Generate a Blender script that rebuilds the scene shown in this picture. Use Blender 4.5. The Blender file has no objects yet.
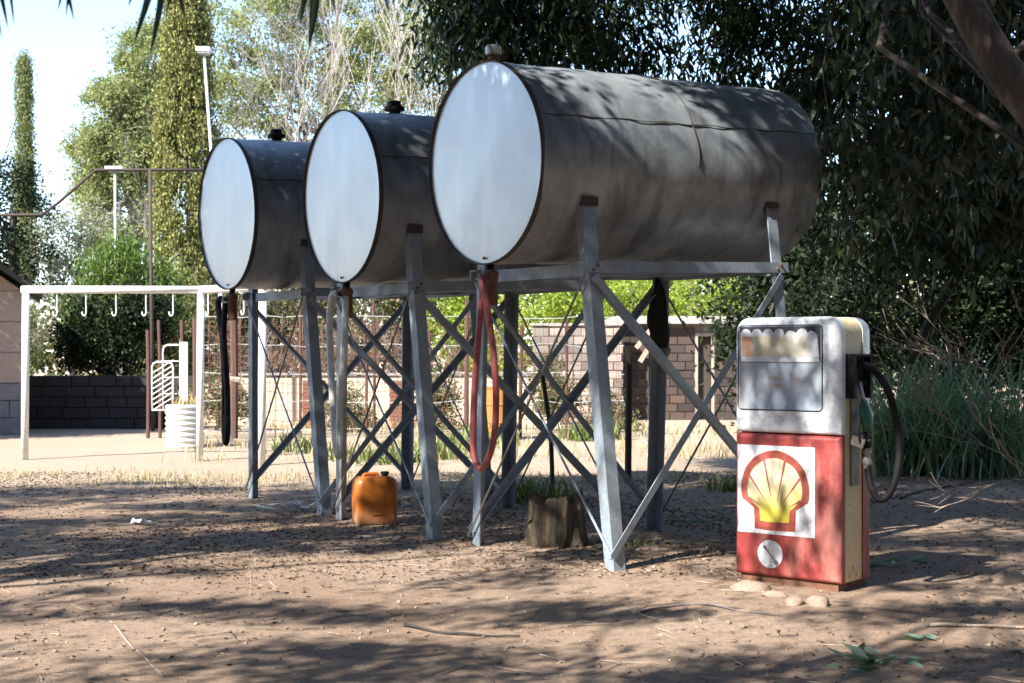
import bpy, math, random
import numpy as np
from mathutils import Vector, Matrix
R = math.radians
sc = bpy.context.scene
C = sc.collection

# ------------------------------------------------------------------ camera, sky, sun, exposure
CAM_H = 1.55
FPX = 1422.0
cd = bpy.data.cameras.new('camera'); cam = bpy.data.objects.new('camera', cd); C.objects.link(cam)
cd.sensor_width = 36; cd.lens = FPX * 36 / 1024; cd.shift_y = 8.5 / 1024
cd.clip_start = 0.05; cd.clip_end = 2000
cam.location = (0, 0, CAM_H); cam.rotation_euler = (R(90), 0, 0)
cd.dof.use_dof = True; cd.dof.focus_distance = 9.6; cd.dof.aperture_fstop = 5.6
sc.camera = cam

SUN_EL = R(43)
SH = Vector((-0.704, -0.710, 0)).normalized()
SUN = Vector((SH.x * math.cos(SUN_EL), SH.y * math.cos(SUN_EL), math.sin(SUN_EL)))
w = bpy.data.worlds.new('World'); sc.world = w; w.use_nodes = True
wn = w.node_tree
sky = wn.nodes.new('ShaderNodeTexSky'); sky.sky_type = 'NISHITA'; sky.sun_disc = False
sky.sun_elevation = SUN_EL; sky.sun_rotation = math.atan2(SH.x, SH.y)
sky.altitude = 1500; sky.air_density = 1.0; sky.dust_density = 0.4; sky.ozone_density = 0.5
wn.links.new(sky.outputs[0], wn.nodes['Background'].inputs[0])
wn.nodes['Background'].inputs[1].default_value = 0.135
sd = bpy.data.lights.new('sun', 'SUN'); sd.energy = 5.0; sd.angle = R(0.5); sd.color = (1.0, 0.95, 0.875)
so = bpy.data.objects.new('sun', sd); C.objects.link(so)
so.rotation_euler = SUN.to_track_quat('Z', 'Y').to_euler()
so.location = SUN * 60
sc.view_settings.view_transform = 'Standard'; sc.view_settings.look = 'None'
sc.view_settings.exposure = 1.7; sc.view_settings.gamma = 1.0
sc.cycles.max_bounces = 6; sc.cycles.transparent_max_bounces = 8

# ------------------------------------------------------------------ helpers
def at(px, py, d):
    return Vector(((px - 512) / FPX * d, d, CAM_H - (py - 350) / FPX * d))
def gnd(px, py):
    d = FPX * CAM_H / (py - 350.0)
    return Vector(((px - 512) / FPX * d, d, 0))

class MB:
    def __init__(s): s.v = []; s.f = []; s.m = []; s.mi = 0
    def add(s, vs, fs):
        o = len(s.v); s.v.extend([tuple(p) for p in vs]); s.f.extend([tuple(i + o for i in f) for f in fs])
        s.m.extend([s.mi] * len(fs))
    def box(s, lo, hi):
        x0, y0, z0 = lo; x1, y1, z1 = hi
        s.add([(x0,y0,z0),(x1,y0,z0),(x1,y1,z0),(x0,y1,z0),(x0,y0,z1),(x1,y0,z1),(x1,y1,z1),(x0,y1,z1)],
              [(0,3,2,1),(4,5,6,7),(0,1,5,4),(1,2,6,5),(2,3,7,6),(3,0,4,7)])
    def bar(s, p0, p1, u, a, b):
        """box along p0-p1; half sizes a along u, b along the other normal"""
        p0 = Vector(p0); p1 = Vector(p1); d = (p1 - p0).normalized(); u = Vector(u); u = (u - d * u.dot(d)).normalized(); n = d.cross(u)
        vs = []
        for p in (p0, p1):
            for i, j in ((-1,-1),(1,-1),(1,1),(-1,1)): vs.append(p + u * a * i + n * b * j)
        s.add(vs, [(0,3,2,1),(4,5,6,7),(0,1,5,4),(1,2,6,5),(2,3,7,6),(3,0,4,7)])
    def angle(s, p0, p1, u, v, wd, t):
        """L-section: corner line p0-p1, flanges towards u and v"""
        p0 = Vector(p0); p1 = Vector(p1); d = (p1 - p0).normalized()
        u = Vector(u); u = (u - d * u.dot(d)).normalized(); v = Vector(v); v = (v - d * v.dot(d) - u * v.dot(u)).normalized()
        prof = [(0,0),(wd,0),(wd,t),(t,t),(t,wd),(0,wd)]
        vs = [p + u * a + v * b for p in (p0, p1) for a, b in prof]
        fs = [(i, (i+1) % 6, (i+1) % 6 + 6, i + 6) for i in range(6)] + [(0,1,2,3),(0,3,4,5),(9,8,7,6),(11,10,9,6)]
        s.add(vs, fs)
    def tube(s, pts, rad, n=6, cap=True):
        pts = [Vector(p) for p in pts]
        k = len(pts)
        if not hasattr(rad, '__len__'): rad = [rad] * k
        up = None; vs = []
        for i in range(k):
            d = (pts[min(i+1, k-1)] - pts[max(i-1, 0)]).normalized()
            if up is None:
                up = d.orthogonal().normalized()
            else:
                up = (up - d * up.dot(d))
                up = up.normalized() if up.length > 1e-6 else d.orthogonal().normalized()
            b = d.cross(up)
            for j in range(n):
                a = 2 * math.pi * j / n
                vs.append(pts[i] + (up * math.cos(a) + b * math.sin(a)) * rad[i])
        fs = [(i*n+j, i*n+(j+1) % n, (i+1)*n+(j+1) % n, (i+1)*n+j) for i in range(k-1) for j in range(n)]
        if cap: fs += [tuple(range(n-1, -1, -1)), tuple((k-1)*n+j for j in range(n))]
        s.add(vs, fs)
    def loops(s, loops, cap0=True, cap1=True):
        n = len(loops[0]); vs = [p for l in loops for p in l]; k = len(loops)
        fs = [(i*n+j, i*n+(j+1) % n, (i+1)*n+(j+1) % n, (i+1)*n+j) for i in range(k-1) for j in range(n)]
        if cap0: fs.append(tuple(range(n-1, -1, -1)))
        if cap1: fs.append(tuple((k-1)*n+j for j in range(n)))
        s.add(vs, fs)
    def lathe(s, prof, n=24, cap0=True, cap1=True, c=(0,0,0)):
        s.loops([[(c[0]+r*math.cos(2*math.pi*j/n), c[1]+r*math.sin(2*math.pi*j/n), c[2]+z) for j in range(n)] for r, z in prof], cap0, cap1)
    def mesh(s, name, mats, smooth=False):
        me = bpy.data.meshes.new(name); me.from_pydata(s.v, [], s.f)
        for m in (mats if isinstance(mats, (list, tuple)) else [mats]): me.materials.append(m)
        if s.mi: me.polygons.foreach_set('material_index', s.m)
        if smooth: me.shade_smooth() if smooth is True else None
        me.update()
        if smooth and smooth is not True:
            me.shade_smooth(); me.set_sharp_from_angle(angle=R(smooth))
        return me
    def build(s, name, mats, parent=None, smooth=False, loc=None):
        return link(name, s.mesh(name, mats, smooth), parent, loc)

def link(name, me, parent=None, loc=None):
    o = bpy.data.objects.new(name, me); C.objects.link(o); o.parent = parent
    if loc is not None: o.location = loc
    return o
def tag(o, label=None, cat=None, group=None, kind=None):
    if label: o['label'] = label
    if cat: o['category'] = cat
    if group: o['group'] = group
    if kind: o['kind'] = kind
    return o
def empty(name, loc=(0,0,0), rz=0, label=None, cat=None, group=None):
    o = bpy.data.objects.new(name, None); C.objects.link(o); o.location = loc; o.rotation_euler = (0,0,rz)
    o.empty_display_size = 0.2
    return tag(o, label, cat, group)

def catmull(pts, n=8):
    pts = [Vector(p) for p in pts]; P = [pts[0]*2-pts[1]] + pts + [pts[-1]*2-pts[-2]]; out = []
    for i in range(1, len(P)-2):
        for k in range(n):
            t = k / n; a, b, c, d = P[i-1], P[i], P[i+1], P[i+2]
            out.append(0.5*((2*b)+(c-a)*t+(2*a-5*b+4*c-d)*t*t+(3*b-a-3*c+d)*t*t*t))
    out.append(pts[-1]); return out

# ------------------------------------------------------------------ materials
def newmat(name):
    m = bpy.data.materials.new(name); m.use_nodes = True
    nt = m.node_tree; return m, nt, nt.nodes['Principled BSDF']
def noise(nt, scale, detail=4, rough=0.6, coord='Object', stretch=None, w=None):
    tc = nt.nodes.new('ShaderNodeTexCoord'); n = nt.nodes.new('ShaderNodeTexNoise')
    n.inputs['Scale'].default_value = scale; n.inputs['Detail'].default_value = detail; n.inputs['Roughness'].default_value = rough
    src = tc.outputs[coord]
    if stretch:
        mp = nt.nodes.new('ShaderNodeMapping'); mp.inputs['Scale'].default_value = stretch
        nt.links.new(src, mp.inputs[0]); src = mp.outputs[0]
    nt.links.new(src, n.inputs['Vector']); return n.outputs['Fac']
def ramp(nt, fac, stops):
    r = nt.nodes.new('ShaderNodeValToRGB'); e = r.color_ramp.elements
    while len(e) < len(stops): e.new(0.5)
    for i, (p, c) in enumerate(stops):
        e[i].position = p; e[i].color = (c[0], c[1], c[2], 1) if hasattr(c, '__len__') else (c, c, c, 1)
    nt.links.new(fac, r.inputs[0]); return r.outputs[0]
def mix(nt, fac, a, b, mode='MIX'):
    m = nt.nodes.new('ShaderNodeMix'); m.data_type = 'RGBA'; m.blend_type = mode
    for s, k in ((fac, 0), (a, 6), (b, 7)):
        if hasattr(s, 'is_linked'): nt.links.new(s, m.inputs[k])
        elif hasattr(s, '__len__'): m.inputs[k].default_value = (s[0], s[1], s[2], 1)
        else: m.inputs[k].default_value = s
    return m.outputs[2]
def bump(nt, bs, fac, strength, dist):
    b = nt.nodes.new('ShaderNodeBump'); b.inputs['Strength'].default_value = strength; b.inputs['Distance'].default_value = dist
    nt.links.new(fac, b.inputs['Height']); nt.links.new(b.outputs[0], bs.inputs['Normal'])
def paint(name, col, dirt=(0.12,0.09,0.07), amount=0.5, scale=3.0, rough=0.5, metal=0.0, stretch=None, fine=40, bumpd=0.002, var=0.25):
    m, nt, bs = newmat(name)
    n1 = noise(nt, scale, 6, 0.65, stretch=stretch); n2 = noise(nt, fine, 3, 0.6)
    d = ramp(nt, n1, [(0.50, 0), (0.50 + 0.28, amount)])
    v = ramp(nt, n2, [(0.3, 1 - var), (0.7, 1 + var * 0.3)])
    c = mix(nt, 1.0, col, v, 'MULTIPLY')
    c = mix(nt, d, c, dirt)
    nt.links.new(c, bs.inputs['Base Color'])
    rr = ramp(nt, n1, [(0.35, rough - 0.08), (0.75, min(1, rough + 0.25))]); nt.links.new(rr, bs.inputs['Roughness'])
    bs.inputs['Metallic'].default_value = metal
    if bumpd: bump(nt, bs, n2, 0.5, bumpd)
    return m
def leafmat(name, dark, light, trans=0.35, rough=0.45, spec=0.5, third=None):
    m, nt, bs = newmat(name)
    g = nt.nodes.new('ShaderNodeNewGeometry')
    stops = [(0.0, dark), (0.8, light)] if third is None else [(0.0, dark), (0.7, light), (0.95, third)]
    c = ramp(nt, g.outputs['Random Per Island'], stops)
    nt.links.new(c, bs.inputs['Base Color']); bs.inputs['Roughness'].default_value = rough
    bs.inputs['Specular IOR Level'].default_value = spec
    t = nt.nodes.new('ShaderNodeBsdfTranslucent')
    tc = mix(nt, 1.0, c, (1.5, 1.6, 0.7), 'MULTIPLY'); nt.links.new(tc, t.inputs[0])
    ms = nt.nodes.new('ShaderNodeMixShader'); ms.inputs[0].default_value = trans
    nt.links.new(bs.outputs[0], ms.inputs[1]); nt.links.new(t.outputs[0], ms.inputs[2])
    nt.links.new(ms.outputs[0], nt.nodes['Material Output'].inputs[0])
    return m
def bark(name, a, b, scale=6):
    m, nt, bs = newmat(name)
    n = noise(nt, scale, 6, 0.7, stretch=(1, 1, 0.2)); n2 = noise(nt, scale * 6, 4, 0.7, stretch=(1, 1, 0.25))
    c = mix(nt, ramp(nt, n, [(0.35, 0), (0.65, 1)]), a, b)
    c = mix(nt, 0.6, c, ramp(nt, n2, [(0.3, 0.35), (0.65, 1.0)]), 'MULTIPLY')
    nt.links.new(c, bs.inputs['Base Color']); bs.inputs['Roughness'].default_value = 0.9
    bump(nt, bs, n2, 0.8, 0.02); return m

M = {}
# tank skin: weathered grey sheet steel with rain streaks round the drum and rusty speckles
def tank_mat():
    m, nt, bs = newmat('weathered_tank_steel')
    big = noise(nt, 1.3, 6, 0.7); streak = noise(nt, 2.0, 5, 0.6, stretch=(3.0, 1.0, 0.8)); spk = noise(nt, 55, 3, 0.7); scr = noise(nt, 6, 6, 0.8, stretch=(1, 3, 6))
    c = mix(nt, ramp(nt, big, [(0.36, 0), (0.66, 1)]), (0.33, 0.36, 0.385), (0.14, 0.156, 0.17))
    c = mix(nt, ramp(nt, streak, [(0.50, 0), (0.68, 0.6)]), c, (0.06, 0.064, 0.068))
    c = mix(nt, ramp(nt, scr, [(0.58, 0), (0.72, 0.5)]), c, (0.46, 0.465, 0.47))
    c = mix(nt, ramp(nt, spk, [(0.66, 0), (0.78, 0.45)]), c, (0.12, 0.062, 0.035))
    nt.links.new(c, bs.inputs['Base Color']); bs.inputs['Metallic'].default_value = 0.3
    nt.links.new(ramp(nt, big, [(0.3, 0.34), (0.7, 0.52)]), bs.inputs['Roughness'])
    bump(nt, bs, big, 0.35, 0.02); return m
M['tank'] = tank_mat()
def disc_mat():
    m, nt, bs = newmat('silver_painted_disc')
    a = noise(nt, 1.6, 5, 0.6); st = noise(nt, 1.6, 4, 0.6, stretch=(1, 3.2, 0.5)); scr = noise(nt, 9, 5, 0.75, stretch=(1, 1.2, 5)); sp = noise(nt, 70, 2, 0.6)
    c = mix(nt, ramp(nt, a, [(0.3, 0), (0.7, 1)]), (0.55, 0.60, 0.66), (0.66, 0.70, 0.75))
    c = mix(nt, ramp(nt, st, [(0.50, 0), (0.72, 0.4)]), c, (0.80, 0.82, 0.84))  # pale streaks painted in for grazing sun and reflected sky
    c = mix(nt, ramp(nt, scr, [(0.62, 0), (0.74, 0.35)]), c, (0.38, 0.39, 0.42))
    c = mix(nt, ramp(nt, sp, [(0.68, 0), (0.78, 0.6)]), c, (0.25, 0.20, 0.17))
    nt.links.new(c, bs.inputs['Base Color']); bs.inputs['Metallic'].default_value = 0.55
    nt.links.new(ramp(nt, a, [(0.3, 0.38), (0.7, 0.5)]), bs.inputs['Roughness'])
    bump(nt, bs, a, 0.25, 0.03); return m
M['disc'] = disc_mat()
M['rim'] = paint('rusty_rim', (0.06, 0.05, 0.045), (0.04, 0.028, 0.022), 0.8, 8, 0.7)
M['stand'] = paint('grey_blue_steel_paint', (0.25, 0.30, 0.35), (0.17, 0.12, 0.09), 0.55, 5, 0.5, 0.1)
M['stand_white'] = paint('chalky_pale_steel_paint', (0.55, 0.55, 0.52), (0.22, 0.14, 0.09), 0.5, 5, 0.6)
M['rod'] = paint('dull_steel_rod', (0.22, 0.21, 0.20), (0.12, 0.07, 0.04), 0.7, 9, 0.5, 0.4)
M['rust'] = paint('brown_rust', (0.17, 0.075, 0.045), (0.06, 0.03, 0.02), 0.8, 9, 0.85)
M['rust_red'] = paint('red_oxide_post', (0.10, 0.05, 0.04), (0.07, 0.04, 0.03), 0.7, 6, 0.85)
M['black'] = paint('black_rubber', (0.012, 0.012, 0.013), (0.04, 0.037, 0.034), 0.4, 6, 0.6)
M['black'].node_tree.nodes['Principled BSDF'].inputs['Specular IOR Level'].default_value = 0.2
M['red_hose'] = paint('faded_red_hose', (0.26, 0.055, 0.055), (0.30, 0.12, 0.105), 0.6, 7, 0.5)
M['clear_hose'] = paint('milky_hose', (0.55, 0.55, 0.53), (0.35, 0.32, 0.28), 0.5, 5, 0.3)
M['white'] = paint('white_pipe_paint', (0.74, 0.74, 0.72), (0.42, 0.30, 0.22), 0.35, 4, 0.5)
M['galv'] = paint('galvanised_sheet', (0.60, 0.62, 0.62), (0.40, 0.36, 0.30), 0.5, 4, 0.45, 0.2)
M['pump_white'] = paint('faded_white_enamel', (0.76, 0.795, 0.84), (0.48, 0.45, 0.41), 0.3, 2.5, 0.35, stretch=(1.4, 1.4, 0.6))
M['pump_red'] = paint('faded_red_enamel', (0.30, 0.05, 0.046), (0.46, 0.23, 0.19), 0.95, 2.6, 0.42, stretch=(1.6, 1.6, 0.5))
M['pump_yellow'] = paint('faded_yellow_enamel', (0.72, 0.58, 0.32), (0.66, 0.58, 0.42), 0.7, 3, 0.45)
M['sign_white'] = paint('sign_white', (0.68, 0.71, 0.75), (0.48, 0.42, 0.36), 0.4, 3, 0.45)
M['shell_red'] = paint('emblem_red', (0.34, 0.075, 0.055), (0.42, 0.19, 0.15), 0.5, 3, 0.45)
def fade_yellow():
    m, nt, bs = newmat('emblem_faded_yellow')
    n = noise(nt, 3.2, 4, 0.6)
    tc = nt.nodes.new('ShaderNodeTexCoord'); sx = nt.nodes.new('ShaderNodeSeparateXYZ'); nt.links.new(tc.outputs['Object'], sx.inputs[0])
    a = nt.nodes.new('ShaderNodeMath'); a.operation = 'MULTIPLY_ADD'; nt.links.new(n, a.inputs[0]); a.inputs[1].default_value = .45; nt.links.new(sx.outputs[2], a.inputs[2])
    nt.links.new(ramp(nt, a.outputs[0], [(0.66, (0.56, 0.47, 0.06)), (0.80, (0.54, 0.47, 0.20)), (0.92, (0.54, 0.49, 0.35))]), bs.inputs['Base Color']); bs.inputs['Roughness'].default_value = 0.45
    return m
M['shell_yellow'] = fade_yellow()
def frost():
    m, nt, bs = newmat('frosted_dial_glass')
    n = noise(nt, 2.6, 3, 0.5); n2 = noise(nt, 12, 4, 0.6)
    c = ramp(nt, n, [(0.36, (0.33, 0.40, 0.50)), (0.55, (0.44, 0.50, 0.58)), (0.68, (0.52, 0.48, 0.46))])
    nt.links.new(mix(nt, ramp(nt, n2, [(0.55, 0), (0.75, 0.35)]), c, (0.55, 0.58, 0.62)), bs.inputs['Base Color'])
    bs.inputs['Roughness'].default_value = 0.22; bs.inputs['Coat Weight'].default_value = 0.4; bs.inputs['Coat Roughness'].default_value = 0.1
    return m
M['frost'] = frost()
def strip_mat():
    m, nt, bs = newmat('faded_price_strip')
    tc = nt.nodes.new('ShaderNodeTexCoord'); sx = nt.nodes.new('ShaderNodeSeparateXYZ'); nt.links.new(tc.outputs['Object'], sx.inputs[0])
    a = nt.nodes.new('ShaderNodeMath'); a.operation = 'MULTIPLY_ADD'; nt.links.new(sx.outputs[0], a.inputs[0]); a.inputs[1].default_value = 1.85; a.inputs[2].default_value = 0.64
    c = ramp(nt, a.outputs[0], [(0.0, (0.58, 0.30, 0.19)), (0.14, (0.58, 0.32, 0.2)), (0.22, (0.48, 0.50, 0.40)), (0.34, (0.58, 0.52, 0.36)), (0.6, (0.62, 0.57, 0.44)), (1.0, (0.60, 0.58, 0.50))])
    n2 = noise(nt, 9, 4, 0.6)
    nt.links.new(mix(nt, ramp(nt, n2, [(0.5, 0), (0.75, 0.5)]), c, (0.66, 0.66, 0.66)), bs.inputs['Base Color']); bs.inputs['Roughness'].default_value = 0.5
    return m
M['strip'] = strip_mat()
M['green_plastic'] = paint('green_nozzle_plastic', (0.01, 0.12, 0.075), (0.03, 0.08, 0.06), 0.4, 9, 0.4)
M['alu'] = paint('worn_aluminium', (0.50, 0.49, 0.47), (0.20, 0.17, 0.14), 0.6, 8, 0.4, 0.7)
M['plate'] = paint('grimy_steel_plate', (0.24, 0.22, 0.20), (0.10, 0.075, 0.06), 0.7, 6, 0.5, 0.5)
def can_mat():
    m, nt, bs = newmat('orange_plastic')
    n = noise(nt, 5, 5, 0.65); tc = nt.nodes.new('ShaderNodeTexCoord'); sx = nt.nodes.new('ShaderNodeSeparateXYZ'); nt.links.new(tc.outputs['Object'], sx.inputs[0])
    c = mix(nt, ramp(nt, n, [(0.35, 0), (0.65, 1)]), (0.52, 0.16, 0.018), (0.36, 0.10, 0.014))
    a = nt.nodes.new('ShaderNodeMath'); a.operation = 'MULTIPLY_ADD'; nt.links.new(n, a.inputs[0]); a.inputs[1].default_value = 0.25; nt.links.new(sx.outputs[2], a.inputs[2])
    c = mix(nt, ramp(nt, a.outputs[0], [(0.14, 0.75), (0.30, 0)]), c, (0.36, 0.22, 0.14))
    nt.links.new(c, bs.inputs['Base Color']); bs.inputs['Roughness'].default_value = 0.42
    bs.inputs['Subsurface Weight'].default_value = 0.1; bs.inputs['Subsurface Radius'].default_value = (0.05, 0.02, 0.01)
    return m
M['orange'] = can_mat()
M['drum'] = paint('orange_rusted_drum', (0.42, 0.16, 0.03), (0.16, 0.07, 0.03), 0.8, 3, 0.6)
M['plaster'] = paint('tan_plaster', (0.52, 0.43, 0.33), (0.36, 0.27, 0.2), 0.6, 1.5, 0.9)
M['plank_tan'] = paint('tan_board', (0.40, 0.31, 0.25), (0.27, 0.2, 0.15), 0.5, 1.2, 0.85)
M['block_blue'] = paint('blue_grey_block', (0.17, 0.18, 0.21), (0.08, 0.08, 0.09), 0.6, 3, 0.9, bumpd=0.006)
M['block'] = paint('shade_darkened_block', (0.075, 0.054, 0.046), (0.035, 0.028, 0.025), 0.85, 2.4, 0.92, bumpd=0.008)  # tree shade on the hut is put into this dark block colour
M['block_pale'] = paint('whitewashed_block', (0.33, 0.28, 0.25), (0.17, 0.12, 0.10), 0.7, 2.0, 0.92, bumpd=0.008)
for k_ in ('block', 'block_pale', 'block_blue', 'dark_stone', 'brick'):
    nt_ = M[k_].node_tree if k_ in M else None
    if nt_:
        bs_ = nt_.nodes['Principled BSDF']; src_ = bs_.inputs['Base Color'].links[0].from_socket; oi_ = nt_.nodes.new('ShaderNodeObjectInfo')
        nt_.links.new(mix(nt_, 1.0, src_, ramp(nt_, oi_.outputs['Random'], [(0.0, (.45, .45, .46)), (.5, (.9, .88, .86)), (1.0, (1.25, 1.15, 1.05))]), 'MULTIPLY'), bs_.inputs['Base Color'])
M['mortar'] = paint('mortar', (0.21, 0.18, 0.16), (0.15, 0.12, 0.1), 0.6, 4, 0.95)
M['brick'] = paint('dark_red_brick', (0.20, 0.085, 0.055), (0.08, 0.05, 0.04), 0.7, 7, 0.9)
M['slab'] = paint('pale_roof_slab', (0.36, 0.34, 0.31), (0.25, 0.22, 0.2), 0.6, 2, 0.9)
M['dark_stone'] = paint('shade_darkened_stone', (0.04, 0.034, 0.031), (0.02, 0.018, 0.017), 0.7, 3, 0.95, bumpd=0.02)  # dark stone, blackened further to stand for deep shade on the wall
M['roof_dark'] = paint('dark_roof_sheet', (0.05, 0.042, 0.04), (0.03, 0.025, 0.025), 0.5, 3, 0.7)
M['wood_dark'] = paint('dark_timber', (0.06, 0.045, 0.035), (0.03, 0.025, 0.02), 0.6, 8, 0.9, stretch=(1,1,0.2))
M['stone'] = paint('tan_stone', (0.26, 0.19, 0.145), (0.14, 0.095, 0.07), 0.6, 6, 0.95, bumpd=0.008)
M['cloth'] = paint('black_cloth', (0.012, 0.012, 0.013), (0.03, 0.03, 0.03), 0.4, 6, 0.9)
M['bark_euc'] = bark('eucalypt_bark', (0.14, 0.11, 0.085), (0.05, 0.04, 0.034), 7)
M['bark_dark'] = bark('dark_bark', (0.06, 0.05, 0.042), (0.03, 0.026, 0.022), 5)
M['bark_pale'] = bark('pale_bark', (0.55, 0.50, 0.44), (0.36, 0.32, 0.28), 3)
M['bark_grey'] = bark('grey_bark', (0.25, 0.22, 0.21), (0.13, 0.115, 0.11), 3)
M['twig_tan'] = bark('dry_twig', (0.50, 0.41, 0.33), (0.30, 0.23, 0.18), 9)
def stump_mat():
    m, nt, bs = newmat('weathered_stump')
    n = noise(nt, 9, 6, 0.7, stretch=(1, 1, 0.15)); n2 = noise(nt, 45, 4, 0.7, stretch=(1, 1, 0.2))
    c = ramp(nt, n, [(0.36, (0.03, 0.024, 0.02)), (0.54, (0.11, 0.08, 0.052)), (0.70, (0.30, 0.22, 0.14))])
    nt.links.new(mix(nt, 0.6, c, ramp(nt, n2, [(0.3, 0.3), (0.65, 1)]), 'MULTIPLY'), bs.inputs['Base Color'])
    bs.inputs['Roughness'].default_value = 0.95; bump(nt, bs, n2, 1.0, 0.03); return m
M['stump'] = stump_mat()
def ground_mat():
    m, nt, bs = newmat('red_brown_dirt')
    big = noise(nt, 0.35, 5, 0.6); mid = noise(nt, 2.2, 7, 0.7); fine = noise(nt, 26, 6, 0.75); grit = noise(nt, 140, 3, 0.7); lit = noise(nt, 8.5, 6, 0.8)
    c = mix(nt, ramp(nt, mid, [(0.3, 0), (0.7, 1)]), (0.45, 0.318, 0.228), (0.335, 0.225, 0.156))
    c = mix(nt, ramp(nt, big, [(0.38, 0), (0.62, 1)]), c, (0.50, 0.37, 0.275))
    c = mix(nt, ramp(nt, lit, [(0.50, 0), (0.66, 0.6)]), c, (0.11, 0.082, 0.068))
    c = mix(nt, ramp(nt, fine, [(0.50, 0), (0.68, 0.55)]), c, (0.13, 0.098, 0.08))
    c = mix(nt, 0.75, c, ramp(nt, grit, [(0.3, 0.58), (0.6, 1.08)]), 'MULTIPLY')
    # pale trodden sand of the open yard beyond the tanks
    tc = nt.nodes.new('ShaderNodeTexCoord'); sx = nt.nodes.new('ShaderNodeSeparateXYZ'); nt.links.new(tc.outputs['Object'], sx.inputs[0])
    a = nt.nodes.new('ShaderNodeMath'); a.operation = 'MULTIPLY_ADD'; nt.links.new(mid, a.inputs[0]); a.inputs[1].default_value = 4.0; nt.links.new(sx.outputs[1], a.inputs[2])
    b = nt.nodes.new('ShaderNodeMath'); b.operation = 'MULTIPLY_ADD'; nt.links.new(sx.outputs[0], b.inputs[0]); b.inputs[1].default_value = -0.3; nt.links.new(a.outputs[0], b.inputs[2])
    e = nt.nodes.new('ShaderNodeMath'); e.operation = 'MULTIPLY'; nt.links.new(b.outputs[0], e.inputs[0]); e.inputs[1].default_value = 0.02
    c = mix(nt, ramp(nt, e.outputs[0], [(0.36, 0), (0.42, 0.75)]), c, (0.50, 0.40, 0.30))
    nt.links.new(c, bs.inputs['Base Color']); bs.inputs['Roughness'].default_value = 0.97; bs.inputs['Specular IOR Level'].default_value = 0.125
    h = mix(nt, 0.5, fine, grit); bump(nt, bs, h, 1.0, 0.05); return m
M['ground'] = ground_mat()
M['euc'] = leafmat('eucalypt_leaf', (0.007, 0.014, 0.008), (0.03, 0.05, 0.025), 0.22, 0.5, 0.25, (0.09, 0.115, 0.05))
M['euc_near'] = leafmat('grey_green_leaf', (0.015, 0.028, 0.02), (0.055, 0.085, 0.06), 0.25, 0.45, 0.5, (0.11, 0.13, 0.08))
M['dark_leaf'] = leafmat('dark_green_leaf', (0.006, 0.012, 0.005), (0.025, 0.04, 0.016), 0.18, 0.55, 0.2)
M['pine'] = leafmat('pine_needle', (0.12, 0.145, 0.065), (0.27, 0.29, 0.14), 0.3, 0.7, 0.2)
M['cypress'] = leafmat('cypress_spray', (0.05, 0.065, 0.022), (0.27, 0.265, 0.085), 0.12, 0.6, 0.25)
M['cypress_far'] = leafmat('cypress_spray_far', (0.085, 0.11, 0.05), (0.20, 0.22, 0.095), 0.25, 0.6, 0.25)
M['silver'] = leafmat('silver_grey_leaf', (0.16, 0.17, 0.12), (0.30, 0.30, 0.23), 0.25, 0.6, 0.3)
M['bamboo'] = leafmat('bamboo_leaf', (0.05, 0.10, 0.02), (0.14, 0.20, 0.045), 0.35, 0.5, 0.3)
M['bright'] = leafmat('bright_green_leaf', (0.17, 0.24, 0.03), (0.34, 0.40, 0.08), 0.45, 0.5, 0.3)
M['hedge'] = leafmat('mixed_scrub_leaf', (0.045, 0.06, 0.025), (0.15, 0.155, 0.075), 0.3, 0.6, 0.3, (0.20, 0.14, 0.10))
M['dry'] = leafmat('pinkish_dry_scrub', (0.13, 0.085, 0.068), (0.25, 0.18, 0.145), 0.2, 0.8, 0.1)
M['straw'] = leafmat('dry_straw', (0.30, 0.235, 0.14), (0.50, 0.42, 0.27), 0.3, 0.8, 0.1)
M['weed'] = leafmat('weed_green', (0.06, 0.09, 0.025), (0.17, 0.20, 0.07), 0.3, 0.6, 0.2)
M['tuft'] = leafmat('strap_leaf_green', (0.07, 0.13, 0.088), (0.20, 0.29, 0.19), 0.25, 0.4, 0.5, (0.32, 0.35, 0.20))
M['strap'] = leafmat('hanging_strap_leaf', (0.035, 0.075, 0.03), (0.07, 0.12, 0.05), 0.35, 0.35, 0.5)
M['litter'] = leafmat('fallen_leaf_litter', (0.05, 0.032, 0.024), (0.17, 0.11, 0.075), 0.1, 0.9, 0.1, (0.32, 0.26, 0.20))
M['green_litter'] = leafmat('fallen_grey_green_leaf', (0.13, 0.19, 0.14), (0.24, 0.31, 0.24), 0.2, 0.6, 0.3)
def pebble_mat():
    m, nt, bs = newmat('pebble'); g = nt.nodes.new('ShaderNodeNewGeometry')
    nt.links.new(ramp(nt, g.outputs['Random Per Island'], [(0, (0.14, 0.095, 0.07)), (0.6, (0.30, 0.21, 0.155)), (1, (0.46, 0.38, 0.31))]), bs.inputs['Base Color']); bs.inputs['Roughness'].default_value = 0.95
    return m
M['pebble'] = pebble_mat()

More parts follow.
